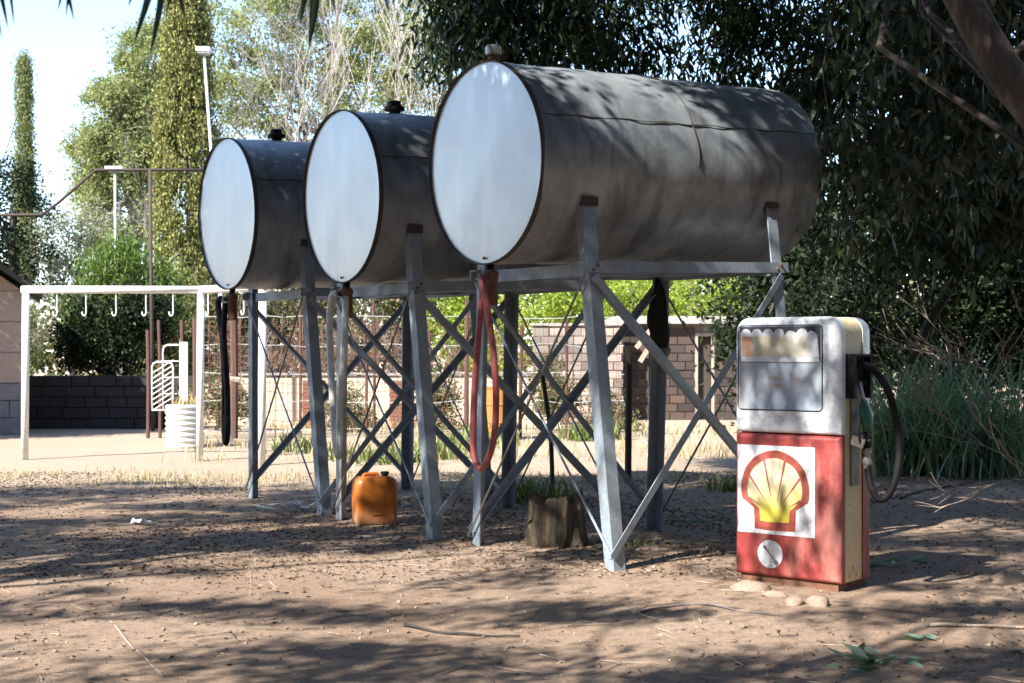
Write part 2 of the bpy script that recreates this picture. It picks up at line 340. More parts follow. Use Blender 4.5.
# ------------------------------------------------------------------ ground
rs = np.random.RandomState(7)
def vnoise(x, y, seed, n=9, k=1.0):
    r = np.random.RandomState(seed); z = np.zeros_like(x)
    for i in range(n):
        a = r.uniform(0, 2*np.pi); f = k * r.uniform(0.5, 1.9); z += np.sin((x*np.cos(a)+y*np.sin(a))*f + r.uniform(0, 6.28)) / n
    return z
def gz(x, y):
    x = np.asarray(x, float); y = np.asarray(y, float)
    fade = np.exp(-((x/14)**2)) * np.clip((y+6)/6, 0, 1) * np.exp(-(np.clip(y-16, 0, None)/9)**2)
    return (0.05*vnoise(x, y, 3, 9, 1.1) + 0.022*vnoise(x, y, 4, 11, 4.0) + 0.007*vnoise(x, y, 5, 14, 14)) * fade * 0.8
xs = np.concatenate([-np.geomspace(260, 9, 26), np.arange(-8.8, 8.81, 0.075), np.geomspace(9, 260, 26)])
ys = np.concatenate([-np.geomspace(120, 1, 16), np.arange(-0.5, 3.0, 0.25), np.arange(3.0, 12, 0.06), np.arange(12, 24, 0.13), np.geomspace(24.3, 600, 34)])
XX, YY = np.meshgrid(xs, ys); ZZ = gz(XX, YY)
nx, ny = len(xs), len(ys)
V = np.stack([XX.ravel(), YY.ravel(), ZZ.ravel()], 1)
ii = (np.arange(ny-1)[:, None]*nx + np.arange(nx-1)[None, :]).ravel()
F = np.stack([ii, ii+1, ii+nx+1, ii+nx], 1)
def np_mesh(name, V, F, mat, smooth=False):
    me = bpy.data.meshes.new(name); k = F.shape[1]
    me.vertices.add(len(V)); me.vertices.foreach_set('co', V.astype(np.float32).ravel())
    me.loops.add(F.size); me.loops.foreach_set('vertex_index', F.astype(np.int32).ravel())
    me.polygons.add(len(F)); me.polygons.foreach_set('loop_start', np.arange(0, F.size, k, dtype=np.int32)); me.polygons.foreach_set('loop_total', np.full(len(F), k, np.int32))
    me.materials.append(mat); me.update(calc_edges=True)
    if smooth: me.shade_smooth()
    return me
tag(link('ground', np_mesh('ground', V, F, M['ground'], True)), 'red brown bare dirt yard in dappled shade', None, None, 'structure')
def gzz(x, y): return float(gz(np.array([x]), np.array([y]))[0])

# ------------------------------------------------------------------ foliage builders (numpy)
def leaf_mesh(name, P, D, length, width, mat, r, fold=0.0):
    """kite leaves at P pointing along D"""
    n = len(P); D = D / np.linalg.norm(D, axis=1, keepdims=True)
    Q = r.normal(size=(n, 3)); S = np.cross(D, Q); S /= np.linalg.norm(S, axis=1, keepdims=True) + 1e-9
    L = length * r.uniform(0.6, 1.35, (n, 1)); W = width * r.uniform(0.7, 1.3, (n, 1))
    N = np.cross(D, S)
    v0 = P; v1 = P + D*L*0.42 + S*W*0.5 + N*L*0.06; v2 = P + D*L - N*L*0.1; v3 = P + D*L*0.42 - S*W*0.5 + N*L*0.06
    V = np.stack([v0, v1, v2, v3], 1).reshape(-1, 3); F = np.arange(4*n).reshape(-1, 4)
    return np_mesh(name, V, F, mat)
def sample_ell(ells, n, r, shell=0.55):
    vol = np.array([e[1][0]*e[1][1]*e[1][2] for e in ells]) ** (2/3); idx = r.choice(len(ells), n, p=vol/vol.sum())
    u = r.normal(size=(n, 3)); u /= np.linalg.norm(u, axis=1, keepdims=True)
    rad = shell + (1-shell) * r.uniform(0, 1, (n, 1)) ** 0.7
    rad *= r.uniform(0.8, 1.12, (n, 1))
    c = np.array([e[0] for e in ells])[idx]; R_ = np.array([e[1] for e in ells])[idx]
    return c + u * rad * R_
def dirs(n, r, mode, P=None, center=None):
    q = r.normal(size=(n, 3))
    if mode == 'droop': q = q*0.55 + np.array([0, 0, -1.0])
    elif mode == 'up': q = q*0.45 + np.array([0, 0, 1.0])
    elif mode == 'flat': q = q * np.array([1, 1, 0.35])
    return q
def wob(p0, p1, r, n=7, amp=0.06):
    p0 = np.array(p0, float); p1 = np.array(p1, float); L = np.linalg.norm(p1-p0); t = np.linspace(0, 1, n)[:, None]
    w = np.cumsum(r.normal(size=(n, 3)), 0) * amp * L / n ** 0.5
    w -= t * w[-1]; w[0] = 0
    return p0 + (p1-p0)*t + w
def tree(name, label, cat, base, top, r0, ells, nclump, clump_r, per, L, W, lm, bm, mode='random', seed=0, limbs=10, group=None, shell=0.5, centers=None, sides=7, limb_r=0.28, trunk_pts=None, squash=0.8, stretch=1.0):
    r = np.random.RandomState(seed); root = empty(name, base, 0, label, cat, group); b0 = np.array(base, float)
    cc = sample_ell(ells, nclump, r, shell) if centers is None else np.array(centers)
    cr = clump_r * r.uniform(0.55, 1.35, (len(cc), 1, 1))
    off = r.normal(size=(len(cc), per, 3)) * np.array([stretch, 1/stretch**.5, squash]) * 0.5
    P = (cc[:, None, :] + off * cr).reshape(-1, 3)
    P = P[P[:, 2] > 0.03]
    me = leaf_mesh('crown', P - b0, dirs(len(P), r, mode), L, W, lm, r)
    link('crown', me, root)
    mb = MB(); tp = np.array(trunk_pts, float) if trunk_pts is not None else wob(base, top, r, 8, 0.03)
    k = len(tp); rad = [r0 * (1 - 0.62*i/(k-1)) for i in range(k)]; rad[0] *= 1.2
    mb.tube(tp - b0, rad, sides)
    order = r.permutation(len(cc))[:limbs]
    for i in order:
        c = cc[i]; j = int(np.clip(r.randint(k//3, k), 0, k-1)); q = np.linalg.norm(c - tp[j])
        pl = wob(tp[j], c, r, 7, 0.12); pl[1:-1, 2] += np.sin(np.linspace(0, np.pi, 7))[1:-1] * q * 0.1
        rr = rad[j] * limb_r * 1.6; mb.tube(pl - b0, [rr * (1 - 0.85*t/6) for t in range(7)], 5)
    mb.build('trunk', bm, root, True)
    return root
def branchy(mb, p, d, L, rad, lev, r, spread=0.6, kids=4, up=0.15, seg=5, minr=0.004, tips=None, ratio=0.62):
    pts = [Vector(p)]; dd = Vector(d).normalized()
    for i in range(seg):
        dd = (dd + Vector(r.normal(size=3)) * (0.05 if rad > .07 else 0.12) + Vector((0, 0, up*0.2))).normalized(); pts.append(pts[-1] + dd * L/seg)
    rr = [max(minr, rad*(1-0.6*i/seg)) for i in range(seg+1)]
    mb.tube(pts, rr, 6 if rad > 0.04 else (4 if rad > 0.012 else 3), False)
    if lev == 0:
        if tips is not None: tips.append(pts[-1])
        return
    for k in range(kids):
        i = min(seg, int(r.uniform(0.3, 1.0) * seg) + 1) if k else seg
        q = Vector(r.normal(size=3)); q = (q - dd*q.dot(dd)).normalized(); nd = (dd + q * spread * r.uniform(0.6, 1.5) + Vector((0, 0, up))).normalized()
        branchy(mb, pts[i], nd, L*ratio*r.uniform(0.75, 1.2), rr[i]*0.62, lev-1, r, spread, kids, up, max(3, seg-1), minr, tips, ratio)
def bare_tree(name, label, base, height, r0, seed, mat, lean=(0,0), lev=4, kids=4, spread=0.6, stems=1, minr=0.012, cat='tree', group=None, first=0.45, ratio=0.66):
    r = np.random.RandomState(seed); root = empty(name, base, 0, label, cat, group); mb = MB()
    for s in range(stems):
        d = (lean[0]+r.normal()*0.18*(stems > 1), lean[1]+r.normal()*0.1, 1)
        branchy(mb, (r.normal()*0.1*(stems > 1), 0, -0.05), d, height*first, r0*(1 if s == 0 else 0.75), lev, r, spread, kids, 0.18, 6, minr, None, ratio)
    mb.build('branch_frame', mat, root, True); return root
def blades(name, bases, length, width, mat, r, bend=0.6, seg=4, spread=0.35):
    """strap leaves: arcs that rise then bend over"""
    n = len(bases); a = r.uniform(0, 2*np.pi, n); out = np.stack([np.cos(a), np.sin(a), np.zeros(n)], 1); side = np.stack([-np.sin(a), np.cos(a), np.zeros(n)], 1)
    L = length * r.uniform(0.55, 1.15, n)[:, None]; W = width * r.uniform(0.7, 1.3, n)[:, None]; ph0 = np.abs(r.normal(0.0, spread, n)); bd = bend * r.uniform(0.4, 1.6, n)
    p = bases.copy(); rows = []
    for s in range(seg+1):
        t = s/seg; wd = W * (1 - t**2) * 0.5 + 0.0008
        rows.append((p - side*wd, p + side*wd)); ph = ph0 + bd*t*1.5
        p = p + (out*np.sin(ph)[:, None] + np.array([0, 0, 1.0])*np.cos(ph)[:, None]) * L/seg
    V = np.stack([x for rw in rows for x in rw], 1).reshape(-1, 3); k = 2*(seg+1)
    b = (np.arange(n)*k)[:, None, None]; q = np.array([[2*s, 2*s+1, 2*s+3, 2*s+2] for s in range(seg)])[None]
    return np_mesh(name, V, (b+q).reshape(-1, 4), mat)

# ------------------------------------------------------------------ tanks and stands
TL, TR = 2.75, 0.73
TILT = math.radians(1.9)
def make_tank(loc, az, label, cap, seed, seam=True):
    rr = random.Random(seed)
    t = empty('storage_tank', loc, R(90-az), label, 'tank', 'fuel tanks on steel stands')
    t.rotation_euler = (0, -TILT, R(90-az))
    n = 72
    def ring(x, rad, dn=0.0):
        return [(x, rad*math.cos(2*math.pi*j/n)*(1+dn*math.sin(3*2*math.pi*j/n+seed)), rad*math.sin(2*math.pi*j/n)) for j in range(n)]
    mb = MB(); k = 30; L = []
    for i in range(k+1):
        x = TL*i/k; dent = 0.0035*math.sin(i*0.9+seed)+0.002*math.sin(i*2.3)
        L.append([(x, (TR+dent+0.004*math.sin(2*a+seed+i*0.3)-0.004)*math.cos(a), (TR+dent+0.003*math.sin(3*a+i*0.21)-0.004)*math.sin(a)) for a in [2*math.pi*j/n for j in range(n)]])
    mb.loops(L, False, False); mb.build('shell', M['tank'], t, True)
    # front disc, slightly recessed inside a rolled rim, gently dished
    m = MB(); m.loops([ring(0.012, TR-0.008), ring(0.008, TR*0.9), ring(0.002+0.004*math.sin(seed), TR*0.6), ring(-0.002, TR*0.25)], False, True)
    m.build('front_disc', M['disc'], t, True)
    m = MB(); m.loops([ring(0.03, TR+0.002), ring(-0.008, TR+0.004), ring(-0.012, TR-0.001), ring(-0.008, TR-0.007), ring(0.014, TR-0.008)], False, False); m.build('front_rim', M['rim'], t, 40)
    m = MB(); m.loops([ring(TL, TR-0.004), ring(TL+0.03, TR*0.8), ring(TL+0.045, TR*0.4)], False, True); m.build('rear_disc', M['tank'], t, True)
    m = MB(); m.tube([(-.006, .02, -TR+.045), (.004, .02, -TR+.045)], .011, 8); m.build('drain_plug', M['rim'], t)
    # sheet joints: one along the near side, one ring
    def onshell(x, a, o): return Vector((x, (TR+o)*math.cos(a), (TR+o)*math.sin(a)))
    if seam:
        a = math.pi - R(22) if seam is True else seam
        m = MB(); pts = [onshell(0.05+(TL-0.1)*i/24, a+0.01*math.sin(i*1.7), 0.0) for i in range(25)]
        m.tube(pts, [0.005+0.002*math.sin(i*2.1) for i in range(25)], 5); m.build('weld_seam', M['rim'], t)
        m = MB(); pts = [onshell(TL*0.52+0.006*math.sin(i), a-R(55)+R(80)*i/16, 0.0) for i in range(17)]
        m.tube(pts, 0.005, 5); m.build('weld_seam', M['rim'], t)
    if cap == 'white':
        m = MB(); m.lathe([(0.045, -0.03), (0.045, 0.05), (0.055, 0.052), (0.055, 0.075)], 14); p = m.build('filler_pipe', M['rust'], t, 30, (0.12, 0, TR))
        m = MB(); m.lathe([(0.055, 0.06), (0.06, 0.065), (0.06, 0.115), (0.05, 0.13), (0.0, 0.13)], 14, True, False); m.build('filler_cap', M['alu'], p, 30)
    else:
        m = MB(); m.lathe([(0.05, -0.03), (0.05, 0.04)], 14); p = m.build('filler_pipe', M['black'], t, 30, (0.55, 0, TR))
        m = MB(); m.lathe([(0.085, 0.03), (0.09, 0.035), (0.09, 0.062), (0.06, 0.07), (0.058, 0.105), (0.045, 0.115), (0, 0.115)], 18, True, False); m.build('filler_cap', M['black'], p, 30)
    # outlet under the front edge: elbow, valve body and lever
    m = MB(); m.tube([(0.05, 0, -TR+0.03), (0.03, 0, -TR-0.06), (-0.02, 0, -TR-0.10), (-0.05, 0, -TR-0.11)], 0.028, 10)
    v = m.build('outlet_pipe', M['black'], t, True)
    m = MB(); m.lathe([(0.02, -0.32), (0.045, -0.315), (0.048, -0.12), (0.055, -0.115), (0.055, -0.08), (0.03, -0.06)], 12, c=(0.02, -0.035, -TR+0.02)); m.build('valve', M['rust'], v, 35)
    m = MB(); m.bar((-0.05, 0.05, -TR-0.10), (-0.05, -0.10, -TR-0.13), (1,0,0), 0.012, 0.004); m.tube([(-0.05,0.0,-TR-0.14),(-0.05,0.0,-TR-0.07)], 0.018, 8); m.build('lever', M['plate'], v)
    return t
def make_stand(loc, az, zc, label, s0=0.4, pale=None):
    st = empty('tank_stand', (loc[0], loc[1], 0), R(90-az), label, 'stand', 'steel stands under the tanks')
    s1 = s0 + 1.9
    zr = lambda s: zc + s*math.sin(TILT)
    legs = {}
    for nm, s, sy in (('A', s0, -1), ('B', s0, 1), ('C', s1, -1), ('D', s1, 1)):
        top = Vector((s, sy*0.665, zr(s)-0.33)); base = Vector((s+0.1, sy*0.90, -0.08))
        du = Vector((1 if s == s0 else -1, 0, 0)); dv = Vector((0, -sy, 0))
        m = MB(); m.angle(base, top, du, dv, 0.102, 0.012)
        mt = M['stand_white'] if pale and nm in pale else M['stand']
        lg = m.build('leg', mt, st); legs[nm] = (base, top)
        # rust stained plate where the leg meets the drum
        m = MB(); m.box((s-0.01+(0 if s == s0 else -0.11), sy*0.655-0.03, zr(s)-0.35), (s+0.12+(0 if s == s0 else -0.11), sy*0.655+0.025, zr(s)-0.285)); m.build('saddle_plate', M['rim'], lg)
    def on(nm, z):
        b, t = legs[nm]; f = (z-b.z)/(t.z-b.z); return b + (t-b)*f
    zb = lambda s: zr(s) - TR - 0.055
    # long beams on each side, cross beams below the drum
    for a, c, sy in (('A', 'C', -1), ('B', 'D', 1)):
        p = on(a, zb(s0)); q = on(c, zb(s1)); o = Vector((0, sy*0.012, 0))
        m = MB(); m.angle(p+Vector((-0.06,0,0.04))+o, q+Vector((0.06,0,0.04))+o, (0,0,-1), (0,-sy,0), 0.08, 0.01); m.build('beam', M['stand'], st)
    for a, b, s in (('A', 'B', s0), ('C', 'D', s1)):
        p = on(a, zb(s)-0.01); q = on(b, zb(s)-0.01); dx = Vector((0.03 if s == s0 else -0.03, 0, 0.045))
        m = MB(); m.angle(p+dx, q+dx, (0,0,-1), (1 if s == s0 else -1,0,0), 0.09, 0.01); m.build('cross_beam', M['stand'], st)
    for s in (s0+0.65, s0+1.3):
        m = MB(); y = 0.70; m.bar((s+0.02, -y, zb(s)), (s+0.02, y, zb(s)), (0,0,1), 0.04, 0.03); m.build('cross_beam', M['stand'], st)
    for nm, s in (('A', s0), ('B', s0), ('C', s1), ('D', s1)):
        sy = -1 if nm in 'AC' else 1; p = on(nm, zb(s)); x_ = p.x + (.045 if s == s0 else -.045)
        for dz in (-.015, .02):
            m = MB(); m.tube([(x_+dz, p.y+sy*.008, p.z+dz), (x_+dz, p.y+sy*.030, p.z+dz)], .011, 6); m.build('bolt', M['rust'], st)
    # angle iron crosses on the long sides
    for a, c, sy in (('A', 'C', -1), ('B', 'D', 1)):
        for k, (p, q) in enumerate(((on(a, 0.10), on(c, zb(s1)-0.08)), (on(a, zb(s0)-0.08), on(c, 0.10)))):
            o = Vector((0, sy*(0.018+0.014*k), 0)); m = MB(); m.angle(p+o, q+o, (0,0,1) if k else (0,0,1), (0,-sy,0), 0.055, 0.006); m.build('brace', M['stand'], st)
    # thin tie rods across the ends
    for a, b, sg in (('A', 'B', -1), ('C', 'D', 1)):
        for k, (p, q) in enumerate(((on(a, 0.12), on(b, zb(s0)-0.05)), (on(a, zb(s0)-0.05), on(b, 0.08)))):
            o = Vector((sg*(0.014+0.024*k), 0, 0)); m = MB(); m.tube([p+o, (p+q)/2+o+Vector((0,0,-0.015)), q+o], 0.0095, 6); m.build('tie_rod', M['rod'] if k else M['stand'], st)
    return st
TANKS = [((-0.21, 10.28), 55.0, 2.90, 0.40, 'white', 'largest and nearest grey tank with white filler cap, beside the fuel pump', 'nearest pale blue grey steel stand with splayed legs under the biggest tank', None),
         ((-1.46, 12.07), 56.9, 2.85, 0.30, 'black', 'middle grey tank of the three with silver end disc', 'steel stand with crossed braces under the middle tank, one front leg chalky white', 'B'),
         ((-2.765, 13.75), 57.2, 2.865, 0.50, 'black', 'smallest looking grey tank, farthest left beside the tall cypress', 'leftmost steel stand with dark braces under the farthest tank', None)]
for i, (xy, az, zc, s0, cap, lb, ls, pale) in enumerate(TANKS):
    make_tank((xy[0], xy[1], zc), az, lb, cap, i*1.7+1, seam=True)
    make_stand(xy, az, zc, ls, s0, pale)
def hose(name, pts, rad, mat, label):
    m = MB(); m.tube(catmull(pts, 8), rad, 10); o = m.build(name, mat, None, True); return tag(o, label, 'hose', 'hoses hanging from the tank outlets')
def tp(i, s, y, z):   # point in the frame of tank i's stand
    (x0, y0), az = TANKS[i][0], TANKS[i][1]; a = R(az); ax = Vector((math.sin(a), math.cos(a), 0)); ac = Vector((-math.cos(a), math.sin(a), 0))
    return Vector((x0, y0, 0)) + ax*s + ac*y + Vector((0, 0, z))
hose('hanging_hose', [tp(0,-.02,-.05,2.07), tp(0,-.06,-.08,2.03), tp(0,-.05,-.13,1.85), tp(0,-.03,-.20,1.4), tp(0,-.03,-.20,1.0), tp(0,-.04,-.13,.78), tp(0,-.04,-.02,.70), tp(0,-.04,.06,.82), tp(0,-.03,.07,1.2), tp(0,-.0,.05,1.7), tp(0,.02,.03,2.0)], 0.025, M['red_hose'], 'faded red rubber hose looped below the nearest tank')
hose('hanging_hose', [tp(1,-.02,-.0,2.03), tp(1,-.04,.07,2.0), tp(1,-.03,.14,1.75), tp(1,-.03,.10,1.3), tp(1,-.04,.02,.85), tp(1,-.04,-.04,.66), tp(1,-.04,-.07,.72), tp(1,-.03,-.05,1.0), tp(1,-.03,-.13,1.5), tp(1,.0,-.10,1.85), tp(1,.02,-.06,2.0)], 0.030, M['clear_hose'], 'milky white hose looped below the middle tank')
hose('hanging_hose', [tp(2,-.02,.06,2.06), tp(2,-.04,.10,1.98), tp(2,-.03,.0,1.6), tp(2,-.03,-.04,1.2), tp(2,-.04,-.06,.8), tp(2,-.04,-.10,.66), tp(2,-.04,-.14,.8), tp(2,-.03,-.10,1.2), tp(2,-.03,-.02,1.7), tp(2,.0,.02,2.0)], 0.030, M['black'], 'black rubber hose looped below the farthest left tank')

# ------------------------------------------------------------------ fuel pump
PW, PD = 0.385, 0.215
pump = empty('fuel_pump', (1.92, 9.40, gzz(1.92, 9.40)), R(-40), 'faded red and white fuel pump with scallop shell emblem and green nozzle', 'fuel pump')
def outline(x0, x1, z0, z1, rt, rb, ins=0.0, y=0.0, n=7):
    x0 += ins; x1 -= ins; z0 += ins; z1 -= ins; rt = max(0.004, rt-ins); rb = max(0.004, rb-ins); pts = []
    for cx, cz, a0, r in ((x1-rb, z0+rb, -90, rb), (x1-rt, z1-rt, 0, rt), (x0+rt, z1-rt, 90, rt), (x0+rb, z0+rb, 180, rb)):
        for k in range(n): a = R(a0+90*k/(n-1)); pts.append((cx+r*math.cos(a), y, cz+r*math.sin(a)))
    return pts
def shell_part(name, z0, z1, rt, rb, ya, yb, mat, round_front=True, parent=pump, rad=0.035, x=PW):
    """rounded slab from ya (front) to yb; the edge at ya is rounded"""
    m = MB(); lo = []; sg = 1 if yb > ya else -1
    for k in range(6):
        a = R(90*k/5); lo.append(outline(-x, x, z0, z1, rt, rb, rad*(1-math.sin(a)), ya+sg*rad*(1-math.cos(a))))
    lo.append(outline(-x, x, z0, z1, rt, rb, 0, yb)); m.loops(lo); return m.build(name, mat, parent, 35)
ZD = 0.985; ZT = 1.745
shell_part('lower_front_panel', 0.045, ZD-0.004, 0.006, 0.006, -PD, -0.150, M['pump_red'], rad=0.03)
hood = shell_part('upper_front_hood', ZD+0.004, ZT, 0.10, 0.006, -PD, -0.150, M['pump_white'], rad=0.03)
shell_part('lower_rear_panel', 0.045, ZD-0.004, 0.006, 0.006, PD, 0.100, M['pump_red'], rad=0.03)
shell_part('upper_rear_hood', ZD+0.004, ZT, 0.10, 0.006, PD, 0.100, M['pump_white'], rad=0.03)
m = MB(); m.loops([outline(-PW+0.008, PW-0.008, 0.045, ZT-0.006, 0.095, 0.006, 0, y) for y in (-0.144, 0.094)]); m.build('side_band', M['pump_yellow'], pump, 35)
m = MB(); m.loops([outline(-PW+0.016, PW-0.016, 0.045, ZT-0.014, 0.09, 0.006, 0, y) for y in (-0.152, 0.102)]); m.build('inner_frame', M['black'], pump, 35)
m = MB(); m.box((-PW+0.03, -PD+0.03, -0.06), (PW-0.03, PD-0.03, 0.047)); m.build('plinth', M['rust'], pump)
for x, z in ((0, 0.16), (0.0, 0.09), (0.0, 0.09)):
    pass
for dy, z in ((-0.025, 0.13), (-0.072, 0.085), (0.02, 0.085)):
    m = MB(); m.tube([(PW-0.012, dy, z), (PW+0.002, dy, z), (PW+0.007, dy, z)], [0.016, 0.016, 0.006], 10); m.build('rivet', M['pump_yellow'], pump, 35)
# window
yf = -PD
WX0, WX1, WZ0, WZ1 = -0.362, 0.262, 1.135, 1.695
gl = MB(); gl.loops([outline(WX0, WX1, WZ0, WZ1, 0.03, 0.03, 0.0066, yf-0.001), outline(WX0, WX1, WZ0, WZ1, 0.03, 0.03, 0.0066, yf-0.0035)][::-1])
win = gl.build('dial_window', M['frost'], pump, 35)
g = MB(); a0 = outline(WX0, WX1, WZ0, WZ1, 0.034, 0.034, 0, yf+0.001); a1 = outline(WX0, WX1, WZ0, WZ1, 0.034, 0.034, 0.001, yf-0.006); a2 = outline(WX0, WX1, WZ0, WZ1, 0.03, 0.03, 0.006, yf-0.006); a3 = outline(WX0, WX1, WZ0, WZ1, 0.03, 0.03, 0.0065, yf+0.001)
g.loops([a0, a1, a2, a3], False, False); g.build('gasket', M['black'], win, 35)
# torn white sticker with scalloped top and the faded strip on it
top = []
nsc = 7; sx0, sx1 = WX0+0.022, WX1-0.022
for i in range(nsc):
    for k in range(6):
        u = (i+k/6)/nsc; top.append((sx0+(sx1-sx0)*u, 1.640+0.030*abs(math.sin(math.pi*(k/6)))**0.6 - (0.014 if i == 4 else 0) - (0.05*(u-0.86)*6 if u > 0.86 else 0)))
top.append((sx1-0.012, 1.585)); top.append((sx1-0.004, 1.50)); top.append((sx1, 1.452)); top.append((sx0, 1.452))
m = MB(); m.box((sx0-0.006, yf-0.0042, 1.454), (sx1+0.006, yf-0.0032, 1.684)); m.build('dark_dial_plate', paint('dark_dial', (0.05, 0.06, 0.075), (0.12, 0.12, 0.12), 0.4, 6, 0.3), win)
m = MB(); m.add([(x, yf-0.0052, z) for x, z in top] , [tuple(range(len(top)))]); m.build('torn_sticker', M['sign_white'], win)
m = MB(); m.add([(x, yf-0.0062, z) for x, z in ((sx0+0.012, 1.488), (sx1-0.085, 1.488), (sx1-0.07, 1.618), (sx0+0.015, 1.618))], [(0,1,2,3)]); m.build('faded_strip', M['strip'], win)
m = MB(); m.box((sx0, yf-0.0062, 1.447), (sx1, yf-0.0025, 1.453)); m.build('dial_divider', M['plate'], win)
m = MB()
for z, xa, xb in ((1.345, -0.14, -0.02), (1.345, 0.02, 0.10), (1.30, -0.16, -0.04)): m.box((xa, yf-0.0052, z-0.011), (xb, yf-0.003, z+0.011))
m.build('faded_counter_print', paint('ghost_print', (0.46, 0.42, 0.40), (0.5, 0.5, 0.5), 0.6, 30, 0.4), win)
# emblem panel
ex0, ex1, ez0, ez1 = -0.362, 0.207, 0.325, 0.905
m = MB(); m.box((ex0, yf-0.004, ez0), (ex1, yf+0.003, ez1)); pan = m.build('emblem_panel', M['sign_white'], pump)
cx, cz = (ex0+ex1)/2-0.005, (ez0+ez1)/2+0.003
def shell_pts(rad, a0, foot, lobes):
    pts = []
    for i in range(57):
        a = R(a0 + (180-2*a0)*i/56); lob = 1 + lobes*abs(math.sin(3.5*(a-R(90))+math.pi/2))
        pts.append((rad*math.cos(a)*lob, 0.004+rad*math.sin(a)*lob))
    return pts + [(-x, z) for x, z in foot] + [(x, z) for x, z in foot[::-1]]
def flat(pts, y, name, mat, parent):
    m = MB(); n = len(pts); m.add([(cx+x, y, cz+z) for x, z in pts] + [(cx+x, y+0.0025, cz+z) for x, z in pts], [tuple(range(n-1, -1, -1))] + [(i, (i+1) % n, (i+1) % n+n, i+n) for i in range(n)]); return m.build(name, mat, parent)
flat(shell_pts(.250, -17, [(.156, -.125), (.148, -.262), (.05, -.268)], .012), yf-0.0062, 'shell_outline', M['shell_red'], pan)
flat(shell_pts(.198, -20, [(.112, -.132), (.106, -.208), (.04, -.212)], .025), yf-0.0085, 'shell_field', M['shell_yellow'], pan)
for i in range(6):   # red rays that fan out between the ribs
    th = R(90 + 24.5*(i-2.5)); d = Vector((math.cos(th), math.sin(th))); nrm = Vector((-d.y, d.x)); q0 = Vector((0, -.165)) + d*(.075+.02*abs(i-2.5)); q1 = Vector((0, -.165)); t_ = .2
    while (q1+d*t_-Vector((0, .004))).length < .199: t_ += .002
    q1 = q1 + d*t_
    flat([tuple(q0-nrm*.0012), tuple(q1-nrm*.0075), tuple(q1+nrm*.0075), tuple(q0+nrm*.0012)], yf-0.0102, 'ray', M['shell_red'], pan)
m = MB(); m.tube([(-0.118, yf-0.004, 0.195), (-0.118, yf+0.002, 0.195)], 0.092, 32); d0 = m.build('round_badge', M['pump_white'], pump)
m = MB(); m.bar((-0.155, yf-0.0055, 0.235), (-0.07, yf-0.0055, 0.145), (0,1,0), 0.001, 0.004); m.bar((-0.085, yf-0.0062, 0.155), (-0.06, yf-0.0062, 0.13), (0,1,0), 0.001, 0.014); m.bar((-0.165, yf-0.0062, 0.232), (-0.15, yf-0.0062, 0.246), (0,1,0), 0.001, 0.009); m.build('badge_print', M['plate'], d0)
# side: nozzle boot, backing plate, nozzle and hose
xs_ = PW-0.004
m = MB(); m.box((xs_-0.01, -0.128, 1.49), (xs_+0.065, 0.13, 1.505)); m.box((xs_-0.02, -0.128, 1.22), (xs_+0.055, -0.095, 1.49)); m.box((xs_-0.02, 0.10, 1.22), (xs_+0.055, 0.13, 1.49)); m.box((xs_-0.02, -0.095, 1.33), (xs_+0.015, 0.10, 1.49)); m.box((xs_-0.02,-0.10,1.30),(xs_+0.03,0.10,1.335))
m.build('nozzle_boot', M['black'], pump)
m = MB(); m.box((xs_-0.006, -0.075, 0.66), (xs_+0.012, 0.035, 1.37)); pl = m.build('holster_plate', M['plate'], pump)
m = MB(); m.bar((xs_+0.012,-0.08,0.96),(xs_+0.09,-0.06,0.93),(0,1,0),0.012,0.03); m.bar((xs_+0.012,0.02,0.98),(xs_+0.08,0.01,0.93),(0,1,0),0.012,0.03); m.tube([(xs_+0.05,-0.08,0.93),(xs_+0.05,0.03,0.95)],0.012,8); m.build('cradle', M['plate'], pl)
nz = MB(); nz.tube([(xs_+0.045, -0.035, 1.325), (xs_+0.06, -0.012, 1.22), (xs_+0.07, 0.005, 1.16)], [0.012, 0.013, 0.016], 10); nzo = nz.build('nozzle', M['alu'], pump, True)
m = MB()
bod = [((-0.02, 1.21), 0.018), ((0.0, 1.18), 0.03), ((0.015, 1.13), 0.042), ((0.02, 1.085), 0.04), ((0.02, 1.04), 0.03), ((0.02, 1.0), 0.022)]
lo = []
for (yy, zz), r_ in bod: lo.append([(xs_+0.07+r_*0.8*math.cos(R(30*k)), yy-0.005+r_*1.9*math.sin(R(30*k)), zz-0.5*r_*math.sin(R(30*k))) for k in range(12)])
m.loops(lo); m.build('nozzle_grip', M['green_plastic'], nzo, True)
m = MB(); m.tube(catmull([(xs_+0.07,-0.05,1.12),(xs_+0.07,-0.085,1.04),(xs_+0.07,-0.08,0.95),(xs_+0.07,-0.03,0.90),(xs_+0.07,0.01,0.93)],5), 0.007, 7); m.build('trigger_guard', M['black'], nzo, True)
m = MB(); m.tube([(xs_+0.07,0.01,1.01),(xs_+0.072,0.012,0.90)], 0.022, 10); m.build('grip_tail', M['black'], nzo, True)
m = MB(); m.lathe([(0.020,-0.10),(0.024,-0.098),(0.024,-0.07),(0.029,-0.068),(0.029,-0.04),(0.023,-0.038),(0.023,0.0),(0.028,0.002),(0.028,0.03),(0.02,0.032)], 10, c=(xs_+0.073,0.012,0.87)); m.build('swivel_coupling', M['alu'], nzo, 35)
m = MB(); m.tube(catmull([(xs_+0.0,-0.02,1.45),(xs_+0.05,0.0,1.44),(xs_+0.12,0.06,1.38),(xs_+0.19,0.11,1.23),(xs_+0.235,0.13,0.98),(xs_+0.23,0.12,0.76),(xs_+0.19,0.09,0.61),(xs_+0.14,0.05,0.575),(xs_+0.10,0.02,0.65),(xs_+0.077,0.012,0.79)],8), 0.024, 10); m.build('delivery_hose', M['black'], pump, True)

